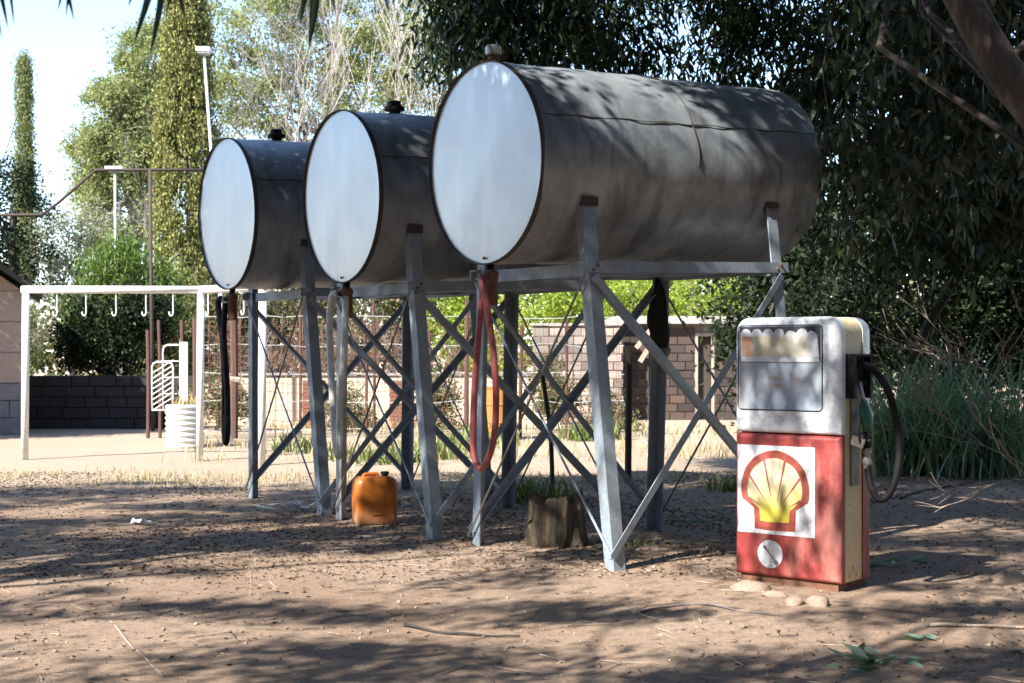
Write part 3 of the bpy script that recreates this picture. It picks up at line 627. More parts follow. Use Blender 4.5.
# ------------------------------------------------------------------ things under and round the tanks
def jerry_can(loc, rz):
    t = empty('jerry_can', loc, rz, 'dusty orange plastic jerry can standing between the tank stands', 'jerry can')
    def rr(w, d, z, r, n=5):
        pts = []
        for cx_, cy_, a0 in ((w-r, -d+r, -90), (w-r, d-r, 0), (-w+r, d-r, 90), (-w+r, -d+r, 180)):
            for k in range(n): a = R(a0+90*k/(n-1)); pts.append((cx_+r*math.cos(a), cy_+r*math.sin(a), z))
        return pts
    lv = [(0.165,0.125,0.0,0.04),(0.182,0.14,0.018,0.05),(0.188,0.145,0.06,0.055),(0.186,0.143,0.15,0.055),(0.19,0.146,0.17,0.055),(0.19,0.146,0.34,0.055),(0.187,0.143,0.375,0.055),(0.178,0.134,0.405,0.06),(0.15,0.11,0.425,0.06),(0.12,0.085,0.43,0.06)]
    m = MB(); m.loops([rr(a,b,z,r) for a,b,z,r in lv]); m.build('body', M['orange'], t, 50)
    m = MB(); m.lathe([(0.03,0.42),(0.03,0.44),(0.038,0.442),(0.038,0.465),(0.032,0.47),(0,0.47)],14,True,False,c=(0.095,0,0)); m.build('cap', M['black'], t, 35)
    m = MB(); m.tube(catmull([(-0.11,0,0.41),(-0.09,0,0.445),(-0.03,0,0.45),(0.02,0,0.445),(0.03,0,0.415)],5),0.017,8); m.build('handle', M['orange'], t, True)
    m = MB(); m.box((-0.05,-0.152,0.10),(0.05,-0.140,0.28)); m.build('moulded_panel', M['orange'], t)
    return t
g = gnd(373, 525); jerry_can((g.x, g.y+0.14, gzz(g.x, g.y)-0.005), R(18))
def stump():
    g = gnd(557, 551); g.y += 0.3
    t = empty('tree_stump', (g.x, g.y, gzz(g.x, g.y)), 0.3, 'weathered fluted tree stump under the nearest tank stand', 'stump')
    r = np.random.RandomState(5); n = 64; lo = []; H = 0.35
    ph = r.uniform(0, 6.28, 6)
    for i in range(15):
        z = -0.06 + (H+0.06)*i/14; f = i/14; base = 0.245 - 0.035*f**0.7 + 0.04*(1-f)**4; L = []
        for j in range(n):
            a = 2*math.pi*j/n; fl = 0.055*math.sin(5*a+ph[0]+f*0.5)+0.03*math.sin(9*a+ph[1]+f*0.8)+0.014*math.sin(17*a+ph[2])+0.008*math.sin(29*a+ph[3]+f*3)
            q = base*(1+fl*2.2*(1-0.35*f)); L.append((q*math.cos(a), q*math.sin(a), z + (0.05*math.sin(3*a+1)+0.025*math.sin(11*a))*f**4))
        lo.append(L)
    for q, dz in ((0.75, -0.02), (0.45, -0.07), (0.15, -0.1)):
        lo.append([(x*q, y*q, z+dz) for x, y, z in lo[14]])
    m = MB(); m.loops(lo, False, True); m.build('stump_wood', M['stump'], t, True)
    return t
stump()
def stone(loc, s, seed, label):
    r = np.random.RandomState(seed); m = MB(); lo = []
    for i in range(6):
        ph = -1.2+2.6*i/5; lo.append([(s[0]*math.cos(ph)*math.cos(2*math.pi*j/11)*(1+0.22*r.normal()*0.6), s[1]*math.cos(ph)*math.sin(2*math.pi*j/11)*(1+0.22*r.normal()*0.6), s[2]*math.sin(ph)+0.1*s[2]*r.normal()) for j in range(11)])
    m.loops(lo); o = m.build('stone', M['stone'], None, 50, loc); o.rotation_euler = (0,0,seed); return tag(o, label, 'stone', 'stones at the pump base')
for i, (px, py, s, lb) in enumerate([(752, 592, (.12,.09,.045), 'flat tan stone at the left front corner of the pump'), (795, 605, (.075,.06,.04), 'small tan stone in front of the pump, left of a twin'), (818, 606, (.085,.07,.05), 'rounded tan stone in front of the pump nearest its corner'), (775,598,(.08,.05,.03),'low buried stone below the round badge of the pump'), (1008, 580, (.16,.10,.06), 'pale rounded rock at the right edge of the yard'), (972,572,(.06,.05,.05),'reddish small rock left of the pale rounded rock')]):
    g = gnd(px, py); stone((g.x, g.y, gzz(g.x, g.y)+0.005), s, i+3, lb)
def rag(px, py, s, seed, label):
    g = gnd(px, py); r = np.random.RandomState(seed); n = 9; V = []
    for i in range(n):
        for j in range(n):
            V.append((s[0]*(i/(n-1)-0.5)*(1+0.1*r.normal()), s[1]*(j/(n-1)-0.5)*(1+0.1*r.normal()), 0.012+0.022*abs(r.normal())))
    m = MB(); m.add(V, [(i*n+j, (i+1)*n+j, (i+1)*n+j+1, i*n+j+1) for i in range(n-1) for j in range(n-1)])
    o = m.build('crumpled_paper', M['sign_white'], None, True, (g.x, g.y, gzz(g.x, g.y))); tag(o, label, 'litter')
rag(140, 526, (0.16, 0.1), 3, 'crumpled white scrap lying on the shaded dirt at left')
m = MB(); g = gnd(305, 512)
for k in range(4):
    r = np.random.RandomState(k+40); m.tube(catmull([g+Vector((-0.45+0.9*i/6+0.05*r.normal(), 0.1*r.normal(), 0.03+0.05*abs(r.normal()))) for i in range(7)], 4), 0.006, 5)
tag(m.build('tangled_wire', M['galv'], None, True), 'tangle of thin pale wire by the foot of the leftmost stand', 'wire')
# hanging dark cloth on the far leg of the nearest stand
g0 = at(657, 278, 12.15); m = MB(); lo = []
for i in range(9):
    f = i/8; wv = 0.09*math.sin(math.pi*(0.06+0.72*f))**1.1; z = -0.60*f
    lo.append([((wv*math.cos(a)*(1+0.2*math.sin(3*a+i)))+0.03*f, 0.035*math.sin(a), z) for a in [2*math.pi*k/12 for k in range(12)]])
m.loops(lo); tag(m.build('hanging_cloth', M['cloth'], None, True, g0), 'black rag hanging from the rear leg of the nearest stand', 'cloth')
# ------------------------------------------------------------------ dark thin posts behind the stands
def pole(name, px0, py0, px1, py1, rad, mat, label, cat='post', bend=0.0):
    b = gnd(px0, py0); d = b.y; t = at(px1, py1, d); m = MB(); mid = (b+t)/2+Vector((bend, 0, 0)); b = b - Vector((0,0,0.1))
    m.tube(catmull([b, mid, t], 6), rad, 8); return tag(m.build(name, mat, None, True), label, cat)
pole('steel_post', 628, 482, 629, 347, 0.04, M['wood_dark'], 'dark upright post in front of the block hut')
pole('thin_stake', 553, 492, 542, 372, 0.025, M['wood_dark'], 'thin bent dark stake behind the tree stump', 'stake', 0.03)

# ------------------------------------------------------------------ white pipe frame with meat hooks
pf = empty('pipe_frame', (0, 0, 0), 0, 'white pipe frame hung with hooks in the sunny yard', 'frame')
FA = gnd(26, 460); FB = gnd(201, 460); FC = gnd(263, 465)
FZ = 2.40
for p in (FA, FB, FC):
    m = MB(); m.tube([(p.x-0.02, p.y, -0.1), (p.x, p.y, FZ)], 0.052 if p is not FC else 0.055, 12); m.build('post', M['white'], pf, True)
for p, q in ((FA, FB), (FB, FC)):
    d = (q-p).normalized()*0.06; m = MB(); m.tube([(p.x-d.x, p.y-d.y, FZ), (q.x+d.x, q.y+d.y, FZ)], 0.055, 12); m.build('top_rail', M['white'], pf, True)
def hook(p, d):
    m = MB(); k = d*0.036
    m.tube(catmull([p+Vector((0,0,-0.03)), p+Vector((0,0,-0.22)), p+Vector((0.005,0,-0.33))-k*0.1, p+Vector((0,0,-0.37))-k*0.7, p+Vector((0,0,-0.345))-k*1.4, p+Vector((0,0,-0.31))-k*1.5], 5), 0.010, 7); m.build('hook', M['white'], pf, True)
for px in (57, 86, 116, 146, 173): hook(Vector((at(px, 290, FA.y).x, FA.y, FZ)), Vector((1, 0, 0)))
for f in (0.12, 0.30, 0.48, 0.7): p = FB.lerp(FC, f); hook(Vector((p.x, p.y, FZ)), (FC-FB).normalized())

# ------------------------------------------------------------------ corrugated planter with white frames
g = gnd(180.5, 448); g.y += 0.3
pt = empty('planter', (g.x, g.y, 0), 0, 'low round tank of white corrugated iron used as a planter', 'planter')
m = MB(); prof = []
for i in range(57): z = -0.02+0.70*i/56; prof.append((0.30+0.012*math.sin(z*2*math.pi/0.088), z))
m.lathe(prof, 40, False, False); m.lathe([(0.285, 0.0), (0.285, 0.67)], 30, False, False); m.build('corrugated_wall', M['galv'], pt, True)
m = MB(); m.lathe([(0.285,0.58),(0.0,0.62)], 24, False, False); m.build('soil', M['ground'], pt)
r = np.random.RandomState(11); B = np.stack([r.uniform(-.2,.2,70), r.uniform(-.2,.2,70), np.full(70,0.6)],1); link('dry_plant', blades('dry_plant', B, 0.35, 0.02, M['straw'], r), pt)
def wire_gate(px0, px1, py0, py1, d, label, scroll=False):
    a = at(px0, py1, d); b = at(px1, py0, d); t = empty('wire_gate', (a.x, d, a.z), 0, label, 'gate'); W_, H_ = b.x-a.x, b.z-a.z
    m = MB(); rr_ = 0.08; pts = [(0,0,0),(0,0,H_-rr_),(rr_*0.3,0,H_-rr_*0.3),(rr_,0,H_),(W_-rr_,0,H_),(W_-rr_*0.3,0,H_-rr_*0.3),(W_,0,H_-rr_),(W_,0,0),(0,0,0)]
    m.tube(pts, 0.016, 6); m.build('frame', M['white'], t, True)
    k = 9 if scroll else 4
    for i in range(1, k):
        m = MB(); z = H_*i/k
        m.tube([(0,0,z-0.1*scroll),(W_,0,z+0.12*scroll)], 0.009, 5); m.build('bar', M['white'], t)
    return t
wire_gate(152, 173, 362, 410, 23.3, 'small white wire panel with slanted bars left of the planter', True)
wire_gate(163, 184, 345, 410, 23.6, 'taller pale wire panel behind the corrugated planter')
m = MB(); a = at(184, 342, 23.2); m.box((a.x-0.065, 23.15, -0.05), (a.x+0.065, 23.2, a.z)); tag(m.build('white_board', M['white'], None), 'narrow white board standing upright behind the planter', 'board')

# ------------------------------------------------------------------ fence with rusty posts and wire
FD = 25.0
fe = empty('wire_fence', (0, FD, 0), 0, 'rusty post and wire fence in front of the tan wall', 'fence')
for px, top, wd in ((148, 330, .06), (160, 320, .055), (182, 320, .06), (195, 318, .09), (234, 300, .13), (253, 300, .09), (300, 300, .05), (366, 320, .05), (374, 300, .05), (466, 300, .08), (430, 330, .05), (520, 325, .06), (566, 318, .05), (603, 322, .06)):
    a = at(px, top, FD); m = MB(); h_ = a.z; m.tube([(a.x, 0, -0.1), (a.x+0.01, 0, h_*0.5), (a.x+0.03*random.Random(px).uniform(-1,1), 0, h_)], wd*0.55, 7); m.build('post', M['rust_red'], fe, 40)
x0 = at(200, 0, FD).x; x1 = at(624, 0, FD).x; rr = random.Random(4)
for i in range(13):
    z = 0.15+0.165*i; m = MB(); m.tube([(x0+(x1-x0)*k/20, -0.02, z+rr.uniform(-.03, .03)) for k in range(21)], 0.0065, 4); m.build('wire', M['rust'] if i % 3 else M['galv'], fe)
for i in range(64):
    x = x0+(x1-x0)*(i+rr.uniform(0, .8))/64; m = MB(); m.tube([(x, -0.03, 0.1), (x+rr.uniform(-.03, .03), -0.03, 1.0), (x+rr.uniform(-.05, .05), -0.03, 2.1)], 0.005, 4); m.build('wire', M['rust'], fe)
m = MB(); m.tube([at(x, y, 24.6) for x, y in ((222, 378), (230, 379), (240, 380))], 0.05, 6); tag(m.build('timber_offcut', M['twig_tan'], None), 'short pale timber stub fixed to the rusty fence post', 'timber')

# walls
wl = empty('garden_wall', (0, 29.5, 0), 0, 'low sunlit tan plastered wall behind the wire fence', 'wall')
xa, xb = at(196, 0, 29.5).x, at(560, 0, 29.5).x; rr = random.Random(2)
n = 9
for i in range(n):
    m = MB(); m.box((xa+(xb-xa)*i/n+0.006, -0.12, -0.1), (xa+(xb-xa)*(i+1)/n-0.006, 0.12, 1.0+rr.uniform(-.02, .02))); m.build('wall_panel', M['plaster'], wl)
m = MB(); m.box((xa-0.05, -0.16, 1.025), (xb, 0.16, 1.075)); m.build('coping', M['mortar'], wl)
dw = empty('stone_wall', (0, 28.0, 0), 0, 'low dark wall in deep shade behind the pipe frame', 'wall'); xa, xb = at(28, 0, 28).x, at(196, 0, 28).x; rr = random.Random(3)
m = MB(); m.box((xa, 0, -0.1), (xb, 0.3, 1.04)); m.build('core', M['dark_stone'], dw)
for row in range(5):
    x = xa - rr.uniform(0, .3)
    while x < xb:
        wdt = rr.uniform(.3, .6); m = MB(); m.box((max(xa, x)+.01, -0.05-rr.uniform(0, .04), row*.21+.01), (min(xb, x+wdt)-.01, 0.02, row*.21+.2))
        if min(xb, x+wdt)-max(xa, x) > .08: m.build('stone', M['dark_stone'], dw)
        x += wdt
# brick piers
for k, (px0, px1, lb) in enumerate(((389, 408, 'low dark red brick pier behind the middle tank stand'), (302, 323, 'low dark red brick pier behind the white leg of the middle stand'))):
    d = 28.2; a = at(px0, 380, d); b = at(px1, 427, d); t = empty('brick_pier', ((a.x+b.x)/2, d, 0), 0, lb, 'pier', 'brick piers by the wall'); W_ = b.x-a.x; m = MB(); m.box((-W_/2+.015, 0.015, -.05), (W_/2-.015, W_-.015, a.z-.01)); m.build('mortar_core', M['mortar'], t)
    bm_ = MB(); bw = W_/2; bm_.box((-bw/2+.006, -.0, 0.004), (bw/2-.006, W_, 0.072)); me = bm_.mesh('brick', M['brick']); rr = random.Random(k)
    for row in range(int(a.z/0.078)):
        for c in ((-.25, .25) if row % 2 else (-.25, .25)): link('brick', me, t, (c*W_+rr.uniform(-.012, .012), rr.uniform(-.015, .01), row*.078))
# orange drum
g = gnd(497, 441); t = empty('oil_drum', (g.x, g.y+.3, 0), 0, 'orange rusted oil drum standing behind the red hose', 'drum')
m = MB(); m.lathe([(.29,-.03),(.305,0),(.305,.02),(.292,.03),(.292,.29),(.305,.30),(.305,.32),(.292,.33),(.292,.6),(.305,.61),(.305,.63),(.292,.64),(.292,.88),(.305,.89),(.305,.91),(.28,.91),(.28,.895),(0,.89)], 32, True, False); m.build('body', M['drum'], t, 30)
m = MB(); m.lathe([(.03,.89),(.03,.91),(0,.91)], 10, True, False, c=(.18,0,0)); m.build('bung', M['rust'], t)

# ------------------------------------------------------------------ block hut
HD = 31.5
hut = empty('block_hut', (0, HD, 0), 0, 'old block hut with dark doorway and pale roof slab behind the pump', 'hut')
hx0, hx1 = at(622, 0, HD).x, at(752, 0, HD).x; hz = at(0, 324, HD).z
BW, BH = 0.35, 0.185
vars_ = []
for k in range(6):
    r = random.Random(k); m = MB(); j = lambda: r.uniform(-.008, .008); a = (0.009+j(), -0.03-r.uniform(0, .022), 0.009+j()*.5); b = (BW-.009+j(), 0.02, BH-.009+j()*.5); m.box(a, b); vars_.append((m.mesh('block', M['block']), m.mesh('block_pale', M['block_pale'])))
doors = [(at(695, 0, HD).x, at(714, 0, HD).x, 0.0, at(0, 333, HD).z), (at(646, 0, HD).x, at(664, 0, HD).x, 0.8, 1.75)]
core = MB()
def wall_with_holes(mb, x0, x1, z1, holes, y0, y1):
    cuts = sorted(set([x0, x1] + [h for q in holes for h in q[:2]]))
    for a, b in zip(cuts[:-1], cuts[1:]):
        hs = [q for q in holes if q[0] <= a+1e-6 and q[1] >= b-1e-6]
        if not hs: mb.box((a, y0, -.1), (b, y1, z1))
        else:
            q = hs[0]
            if q[2] > 0: mb.box((a, y0, -.1), (b, y1, q[2]))
            if q[3] < z1: mb.box((a, y0, q[3]), (b, y1, z1))
wall_with_holes(core, hx0+.01, hx1, hz, doors, 0.0, 0.2); fw = core.build('front_wall', M['mortar'], hut)
rr = random.Random(9)
def lay(x0, x1, z1, holes, parent, pale, y=0.0):
    nrow = int(z1/BH)
    for row in range(nrow):
        x = x0 - (BW/2 if row % 2 else 0)
        while x < x1:
            a, b = max(x, x0), min(x+BW, x1)
            zc_ = (row+.5)*BH; spans = [(a, b)]
            for h in holes:
                if h[2]-.05 < zc_ < h[3]+.04: spans = [q for p in spans for q in ((p[0], min(p[1], h[0])), (max(p[0], h[1]), p[1])) if q[1] > q[0]]
            for a, b in spans:
                if b-a > 0.05:
                    o = link('block', vars_[rr.randrange(6)][pale], parent, (a, y+rr.uniform(-.008, .008), row*BH)); o.scale.x = (b-a)/BW
            x += BW
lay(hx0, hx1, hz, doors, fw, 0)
m = MB(); m.box((hx0, 0.2, -.1), (hx0+.2, 4.0, hz)); m.build('side_wall', M['mortar'], hut)
m = MB(); m.box((hx1-.2, 0.2, -.1), (hx1, 4.0, hz)); m.build('side_wall', M['mortar'], hut)
m = MB(); m.box((hx0+.2, 3.8, -.1), (hx1-.2, 4.0, hz)); m.build('rear_wall', M['mortar'], hut)
m = MB(); m.box((hx0-.15, -.25, hz+.003), (hx1+.2, 4.1, hz+.17)); m.build('roof_slab', M['slab'], hut)
for q in doors:
    m = MB(); 
    for a, b in ((q[0], q[0]+.06), (q[1]-.06, q[1])): m.box((a, -.045, q[2]), (b, .05, q[3]))
    m.box((q[0]+.06, -.045, q[3]-.07), (q[1]-.06, .05, q[3])); m.build('door_frame' if q[2] == 0 else 'window_frame', M['twig_tan'] if q[2] == 0 else M['wood_dark'], hut)
m = MB(); m.box((doors[0][0]+.07, .1, 0.02), (doors[0][1]-.07, .14, doors[0][3]-.08)); m.build('door', M['wood_dark'], hut)
m = MB(); m.box((doors[1][0]+.06, .1, .8), (doors[1][1]-.06, .12, 1.68)); m.build('window_shutter', M['wood_dark'], hut)
wing = empty('block_wall', (0, HD-.6, 0), 0, 'sunlit whitewashed block wall joining the hut on its left', 'wall')
wx0, wx1 = at(533, 0, HD-.6).x, at(623, 0, HD-.6).x; wz = at(0, 326, HD-.6).z
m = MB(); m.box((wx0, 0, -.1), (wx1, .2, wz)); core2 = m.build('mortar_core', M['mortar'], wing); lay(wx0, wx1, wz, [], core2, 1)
m = MB(); m.box((wx0-.04, -.06, wz+.003), (wx1, .24, wz+.06)); m.build('coping', M['slab'], wing)
for k, (xa_, za, xb_, zb_) in enumerate(((640, 362, 658, 332), (636, 348, 652, 328))):
    a = at(xa_, za, HD-.35); b = at(xb_, zb_, HD-.3); m = MB(); m.bar(a, b, (0,1,0), .03, .05); tag(m.build('leaning_plank', M['twig_tan'], None), ['lower weathered plank leaning on the hut front', 'upper weathered plank leaning on the hut front'][k], 'plank')

# ------------------------------------------------------------------ left building edge
LD = 26.0
lb_ = empty('house', (0, LD, 0), 0, 'tan boarded house with blue grey block base at the left edge', 'house')
ex = at(22, 0, LD).x; zb1 = at(0, 383, LD).z
m = MB(); m.box((ex-4.2, 0.02, -.1), (ex-.02, 3, zb1)); cb = m.build('base_wall', M['mortar'], lb_)
bz = zb1/3
for row in range(3):
    x = ex - (0.22 if row % 2 else 0)
    first = True
    while x > ex-4:
        if row % 2 and first: a, b = ex-.22, ex
        else: a, b = x-.44, x
        first = False
        m = MB(); m.box((a+.008, -.03-rr.uniform(0, .01), row*bz+.008), (b-.008, .03, (row+1)*bz-.008)); m.build('block', M['block_blue'], cb)
        x = a
h1 = at(0, 291, LD).z
pb = MB(); pb.box((ex-4.2, .03, zb1), (ex-.02, 3, h1)); up = pb.build('upper_wall', M['plank_tan'], lb_)
k = 3
for i in range(k):
    z0 = zb1+(h1-zb1)*i/k; m = MB(); m.box((ex-4.2, -.005, z0+.006), (ex+.0, .028, z0+(h1-zb1)/k-.006)); m.build('board', M['plank_tan'], up)
# gable above, following the roof slope
m = MB(); sl = 0.72; m.add([(ex, 0, h1+.004), (ex-2.1, 0, h1+.004), (ex-2.1, 0, h1+2.1*sl), (ex, 3, h1+.004), (ex-2.1, 3, h1+.004), (ex-2.1, 3, h1+2.1*sl)], [(0,2,1),(3,4,5),(0,3,5,2),(1,2,5,4),(0,1,4,3)]); m.build('gable', M['plank_tan'], lb_)
m = MB(); p0 = Vector((ex+.35, 0, h1-.25*sl+.06)); p1 = Vector((ex-2.1, 0, h1+2.1*sl+.08)); o = Vector((0,0,.1))
m.add([p0+Vector((0,-.3,0)), p1+Vector((0,-.3,0)), p1+Vector((0,3.3,0)), p0+Vector((0,3.3,0)), p0+Vector((0,-.3,0))+o, p1+Vector((0,-.3,0))+o, p1+Vector((0,3.3,0))+o, p0+Vector((0,3.3,0))+o], [(0,1,2,3),(7,6,5,4),(0,4,5,1),(1,5,6,2),(2,6,7,3),(3,7,4,0)]); m.build('roof', M['roof_dark'], lb_)
lb_.rotation_euler = (0, 0, R(19.5)); lb_.location = (ex*(1-math.cos(R(19.5))), LD-ex*math.sin(R(19.5)), 0)

# ------------------------------------------------------------------ lamp posts and overhead pipe
def lamp(pbase, ptop, d, rad, label, head):
    b = at(pbase[0], 350, d); t = at(ptop[0], ptop[1], d); root = empty('lamp_post', (b.x, d, 0), 0, label, 'lamp post', 'yard lamp posts')
    m = MB(); tl = Vector((t.x-b.x, 0, t.z)); m.tube([(0,0,-.1), tl*0.5, tl], [rad*1.2, rad, rad*.9], 9); m.build('pole', M['galv'], root, True)
    m = MB(); h = head; m.box((tl.x-h, -.1, tl.z), (tl.x+h*.9, .1, tl.z+.075)); m.box((tl.x-h*.8, -.08, tl.z-.03), (tl.x+h*.75, .08, tl.z)); hd = m.build('lamp_head', M['white'], root)
    m = MB(); m.box((tl.x-h*.7, -.06, tl.z-.045), (tl.x+h*.6, .06, tl.z-.031)); m.build('lens', M['frost'], hd)
lamp((232, 0), (204, 52), 24.0, .026, 'leaning pale lamp post in front of the tall cypress', .12)
lamp((116, 0), (115, 170), 31.0, .028, 'thin lamp post in front of the pine at left', .2)
pp = empty('overhead_pipe', (0, 27, 0), 0, 'thin dark pipe bent upwards across the trees at left', 'pipe')
m = MB(); m.tube([at(x, y, 27)-Vector((0,27,0)) for x, y in ((-20, 215), (26, 215), (42, 215), (58, 203), (96, 170), (205, 170))], .03, 8); m.build('pipe_run', M['wood_dark'], pp, True)
m = MB(); a = at(150, 170, 27); b = at(153, 350, 27); m.tube([(b.x, 0, -.1), (a.x, 0, a.z)], .035, 8); m.build('support_pole', M['wood_dark'], pp, True)

# ------------------------------------------------------------------ trees and shrubs of the background
tree('cypress', 'tall yellow green columnar cypress behind the leftmost tank', 'tree', (at(186,0,36).x, 36, 0), (at(186,0,36).x+.1, 36, 11), .16,
     None, 0, .23, 170, .10, .04, M['cypress'], M['bark_dark'], 'up', 21, 6, centers=[(at(186,0,36).x + (rad*math.cos(a))*1.0, 36+rad*math.sin(a), z) for z, a, rad in
     [(lambda q: (q[0], q[1], (0.70*min(1, (13.2-q[0])/6.5)**0.8)*(0.60+0.42*q[2])))((z_, a_, f_)) for z_, a_, f_ in zip(np.random.RandomState(1).uniform(.3, 12.8, 620), np.random.RandomState(2).uniform(0, 6.28, 620), np.random.RandomState(3).uniform(0, 1.15, 620)**.5)]], squash=1.5)
tree('cypress', 'slender distant cypress against the open sky at left', 'tree', (at(24,0,60).x, 60, 0), (at(24,0,60).x, 60, 12.5), .16,
     None, 0, .28, 100, .13, .055, M['cypress_far'], M['bark_dark'], 'up', 22, 4, centers=[(at(24,0,60).x + rad*math.cos(a), 60+rad*math.sin(a), z) for z, a, rad in
     [(z_, a_, .40*min(1, (14.1-z_)/5.5)**.9*(.5+.5*f_)) for z_, a_, f_ in zip(np.random.RandomState(4).uniform(.3, 13.9, 330), np.random.RandomState(5).uniform(0, 6.28, 330), np.random.RandomState(6).uniform(0, 1, 330))]], squash=1.5)
def E(px, py, d, rx, ry, rz): p = at(px, py, d); return ((p.x, p.y, p.z), (rx, ry, rz))
def T(name, label, px, d, toppy, r0, ells, **k):
    b = at(px, 350, d); tpz = at(px, toppy, d).z
    return tree(name, label, k.pop('cat', 'tree'), (b.x, d, 0), (b.x+k.pop('lean', .2), d, tpz), r0, ells, **k)
T('pine_tree', 'pale green pine between the far cypress and the tall cypress', 128, 50, 90, .3, [E(135,95,50,1.6,1.6,1.3), E(112,150,50,1.7,1.5,1.0), E(140,150,50,1.6,1.6,1.2), E(120,205,50,1.7,1.5,1.2), E(150,60,50,1.2,1.4,1.2), E(95,190,50,.9,.9,.8)],
  nclump=270, clump_r=.5, per=190, L=.15, W=.06, lm=M['pine'], bm=M['bark_grey'], mode='random', seed=31, limbs=26)
T('pine_tree', 'broad pine behind the bare trees above the middle tank', 330, 58, 40, .4, [E(265,20,58,3,2,1.8), E(330,45,58,2.6,2,2), E(300,110,58,3,2,1.8), E(380,60,58,2.6,2,2.3), E(240,90,58,2,2,2), E(420,20,58,2.4,2,2.2), E(410,110,58,2.2,2,1.8), E(330,-20,58,3,2,1.6), E(250,180,58,2.6,2,1.6), E(350,180,58,2.8,2,1.6)],
  nclump=400, clump_r=.6, per=140, L=.19, W=.075, lm=M['pine'], bm=M['bark_grey'], mode='random', seed=32, limbs=30)
T('leafy_tree', 'dark leafy tree rising over the house roof at left edge', 6, 31, 210, .18, [E(8,215,31,.85,.8,1.1), E(0,180,31,.7,.7,.6), E(25,262,31,.7,.6,.7), E(-30,240,31,1.2,.9,1.4)],
  nclump=120, clump_r=.36, per=60, L=.10, W=.05, lm=M['dark_leaf'], bm=M['bark_dark'], seed=33, limbs=12)
tree('leafy_tree', 'unseen leafy tree added beside the house to shade the dark wall', 'tree', (-13.2, 23.6, 0), (-13, 23.6, 4.5), .2, [((-12.4,23.2,5.0),(1.6,1.5,1.3)), ((-11.2,24.0,4.6),(1.2,1.2,1.0)), ((-13.2,24.2,5.6),(1.5,1.4,1.2)), ((-11.6,23.0,3.6),(.9,1,.9))], 150, .6, 110, .17, .07, M['dark_leaf'], M['bark_dark'], seed=37, limbs=14)  # out of view, added to cast shade on the dark wall corner
T('silver_shrub', 'silvery grey tall shrub behind the pipe frame', 68, 33, 260, .08, [E(60,245,33,.8,.7,.9), E(80,290,33,.9,.8,1.1), E(50,310,33,.7,.7,.9), E(95,230,33,.6,.6,.6), E(112,250,34,.6,.6,.8)],
  nclump=210, clump_r=.30, per=60, L=.09, W=.035, lm=M['silver'], bm=M['bark_grey'], seed=34, limbs=20, cat='shrub')
T('bamboo_clump', 'bright green bamboo like clump behind the pipe frame', 128, 31, 255, .05, [E(120,265,31,.8,.7,.7), E(135,300,31,.9,.7,1.0), E(98,310,31,.7,.6,1.0), E(160,290,31,.5,.6,.8)],
  nclump=190, clump_r=.34, per=70, L=.15, W=.03, lm=M['bamboo'], bm=M['bamboo'] , mode='droop', seed=35, limbs=30, cat='shrub')
T('dark_shrub', 'dense dark shrub behind the low dark wall', 120, 28.9, 330, .08, [E(105,335,28.9,.9,.4,.9), E(135,330,28.9,.6,.4,1.0), E(150,310,28.9,.5,.4,.7), E(75,345,28.9,.4,.4,.5)],
  nclump=190, clump_r=.34, per=60, L=.10, W=.05, lm=M['dark_leaf'], bm=M['bark_dark'], seed=36, limbs=14, cat='shrub')
for k, (px, d, ells, lm, lb) in enumerate((
    (225, 34, [E(215,300,34,1.0,.8,1.1), E(250,330,34,.9,.8,1.0)], 'hedge', 'mixed olive scrub right of the tall cypress behind the fence'),
    (300, 35, [E(290,310,35,1.2,.8,1.1), E(330,330,35,1.0,.8,1.0)], 'hedge', 'mixed olive scrub behind the leftmost tank stand'),
    (385, 34, [E(375,320,34,1.1,.8,1.1), E(410,300,34,.9,.8,1.0)], 'hedge', 'mixed olive scrub behind the middle tank stand'),
    (450, 33, [E(445,310,33,.8,.8,1.3), E(475,330,33,.7,.8,1.3), E(505,345,33,.6,.8,1.0)], 'bright', 'bright green bush beside the orange drum'),
    (560, 38, [E(540,300,38,1.2,1,.9), E(585,300,38,1.2,1,.9)], 'bright', 'bright yellow green tree above the whitewashed block wall'),
    (680, 39, [E(640,298,39,1.3,1,.9), E(700,300,39,1.4,1,.8), E(745,295,39,1.1,1,.9)], 'bright', 'bright yellow green tree behind the block hut roof'))):
    T('scrub_bush' if lm == 'hedge' else 'leafy_tree', lb, px, d, 330, .09, ells, nclump=110, clump_r=.38, per=56, L=.12, W=.055, lm=M[lm], bm=M['bark_grey'], seed=50+k, limbs=12, cat='shrub' if lm == 'hedge' else 'tree')
for k, (px, d, h, stems, lean, mat, lb, lv) in enumerate((
    (272, 44, 12, 1, (.0,0), 'bark_grey', 'grey twiggy bare tree right of the tall cypress', 4),
    (318, 41, 12, 1, (-.16,0), 'bark_pale', 'pale bare tree leaning left above the leftmost tank', 3),
    (338, 40, 14, 2, (.0,0), 'bark_pale', 'pale straight bare tree behind the middle tank cap', 3),
    (376, 40.5, 14, 2, (.05,0), 'bark_pale', 'pale forked bare tree above the middle tank', 3),
    (418, 41, 14, 1, (.05,0), 'bark_pale', 'pale bare tree beside the dark eucalypt leaves', 3),
    (165, 45, 8.5, 1, (-.22,0), 'bark_grey', 'grey bare tree spreading left behind the tall cypress', 3))):
    b = at(px, 350, d); bare_tree('bare_tree', lb, (b.x, d, 0), h, .16 if mat == 'bark_grey' else .12, (70+k) if k else 177, M[mat], lean, lv, 4, .5 if mat == 'bark_grey' else .42, stems, .009, first=.46)
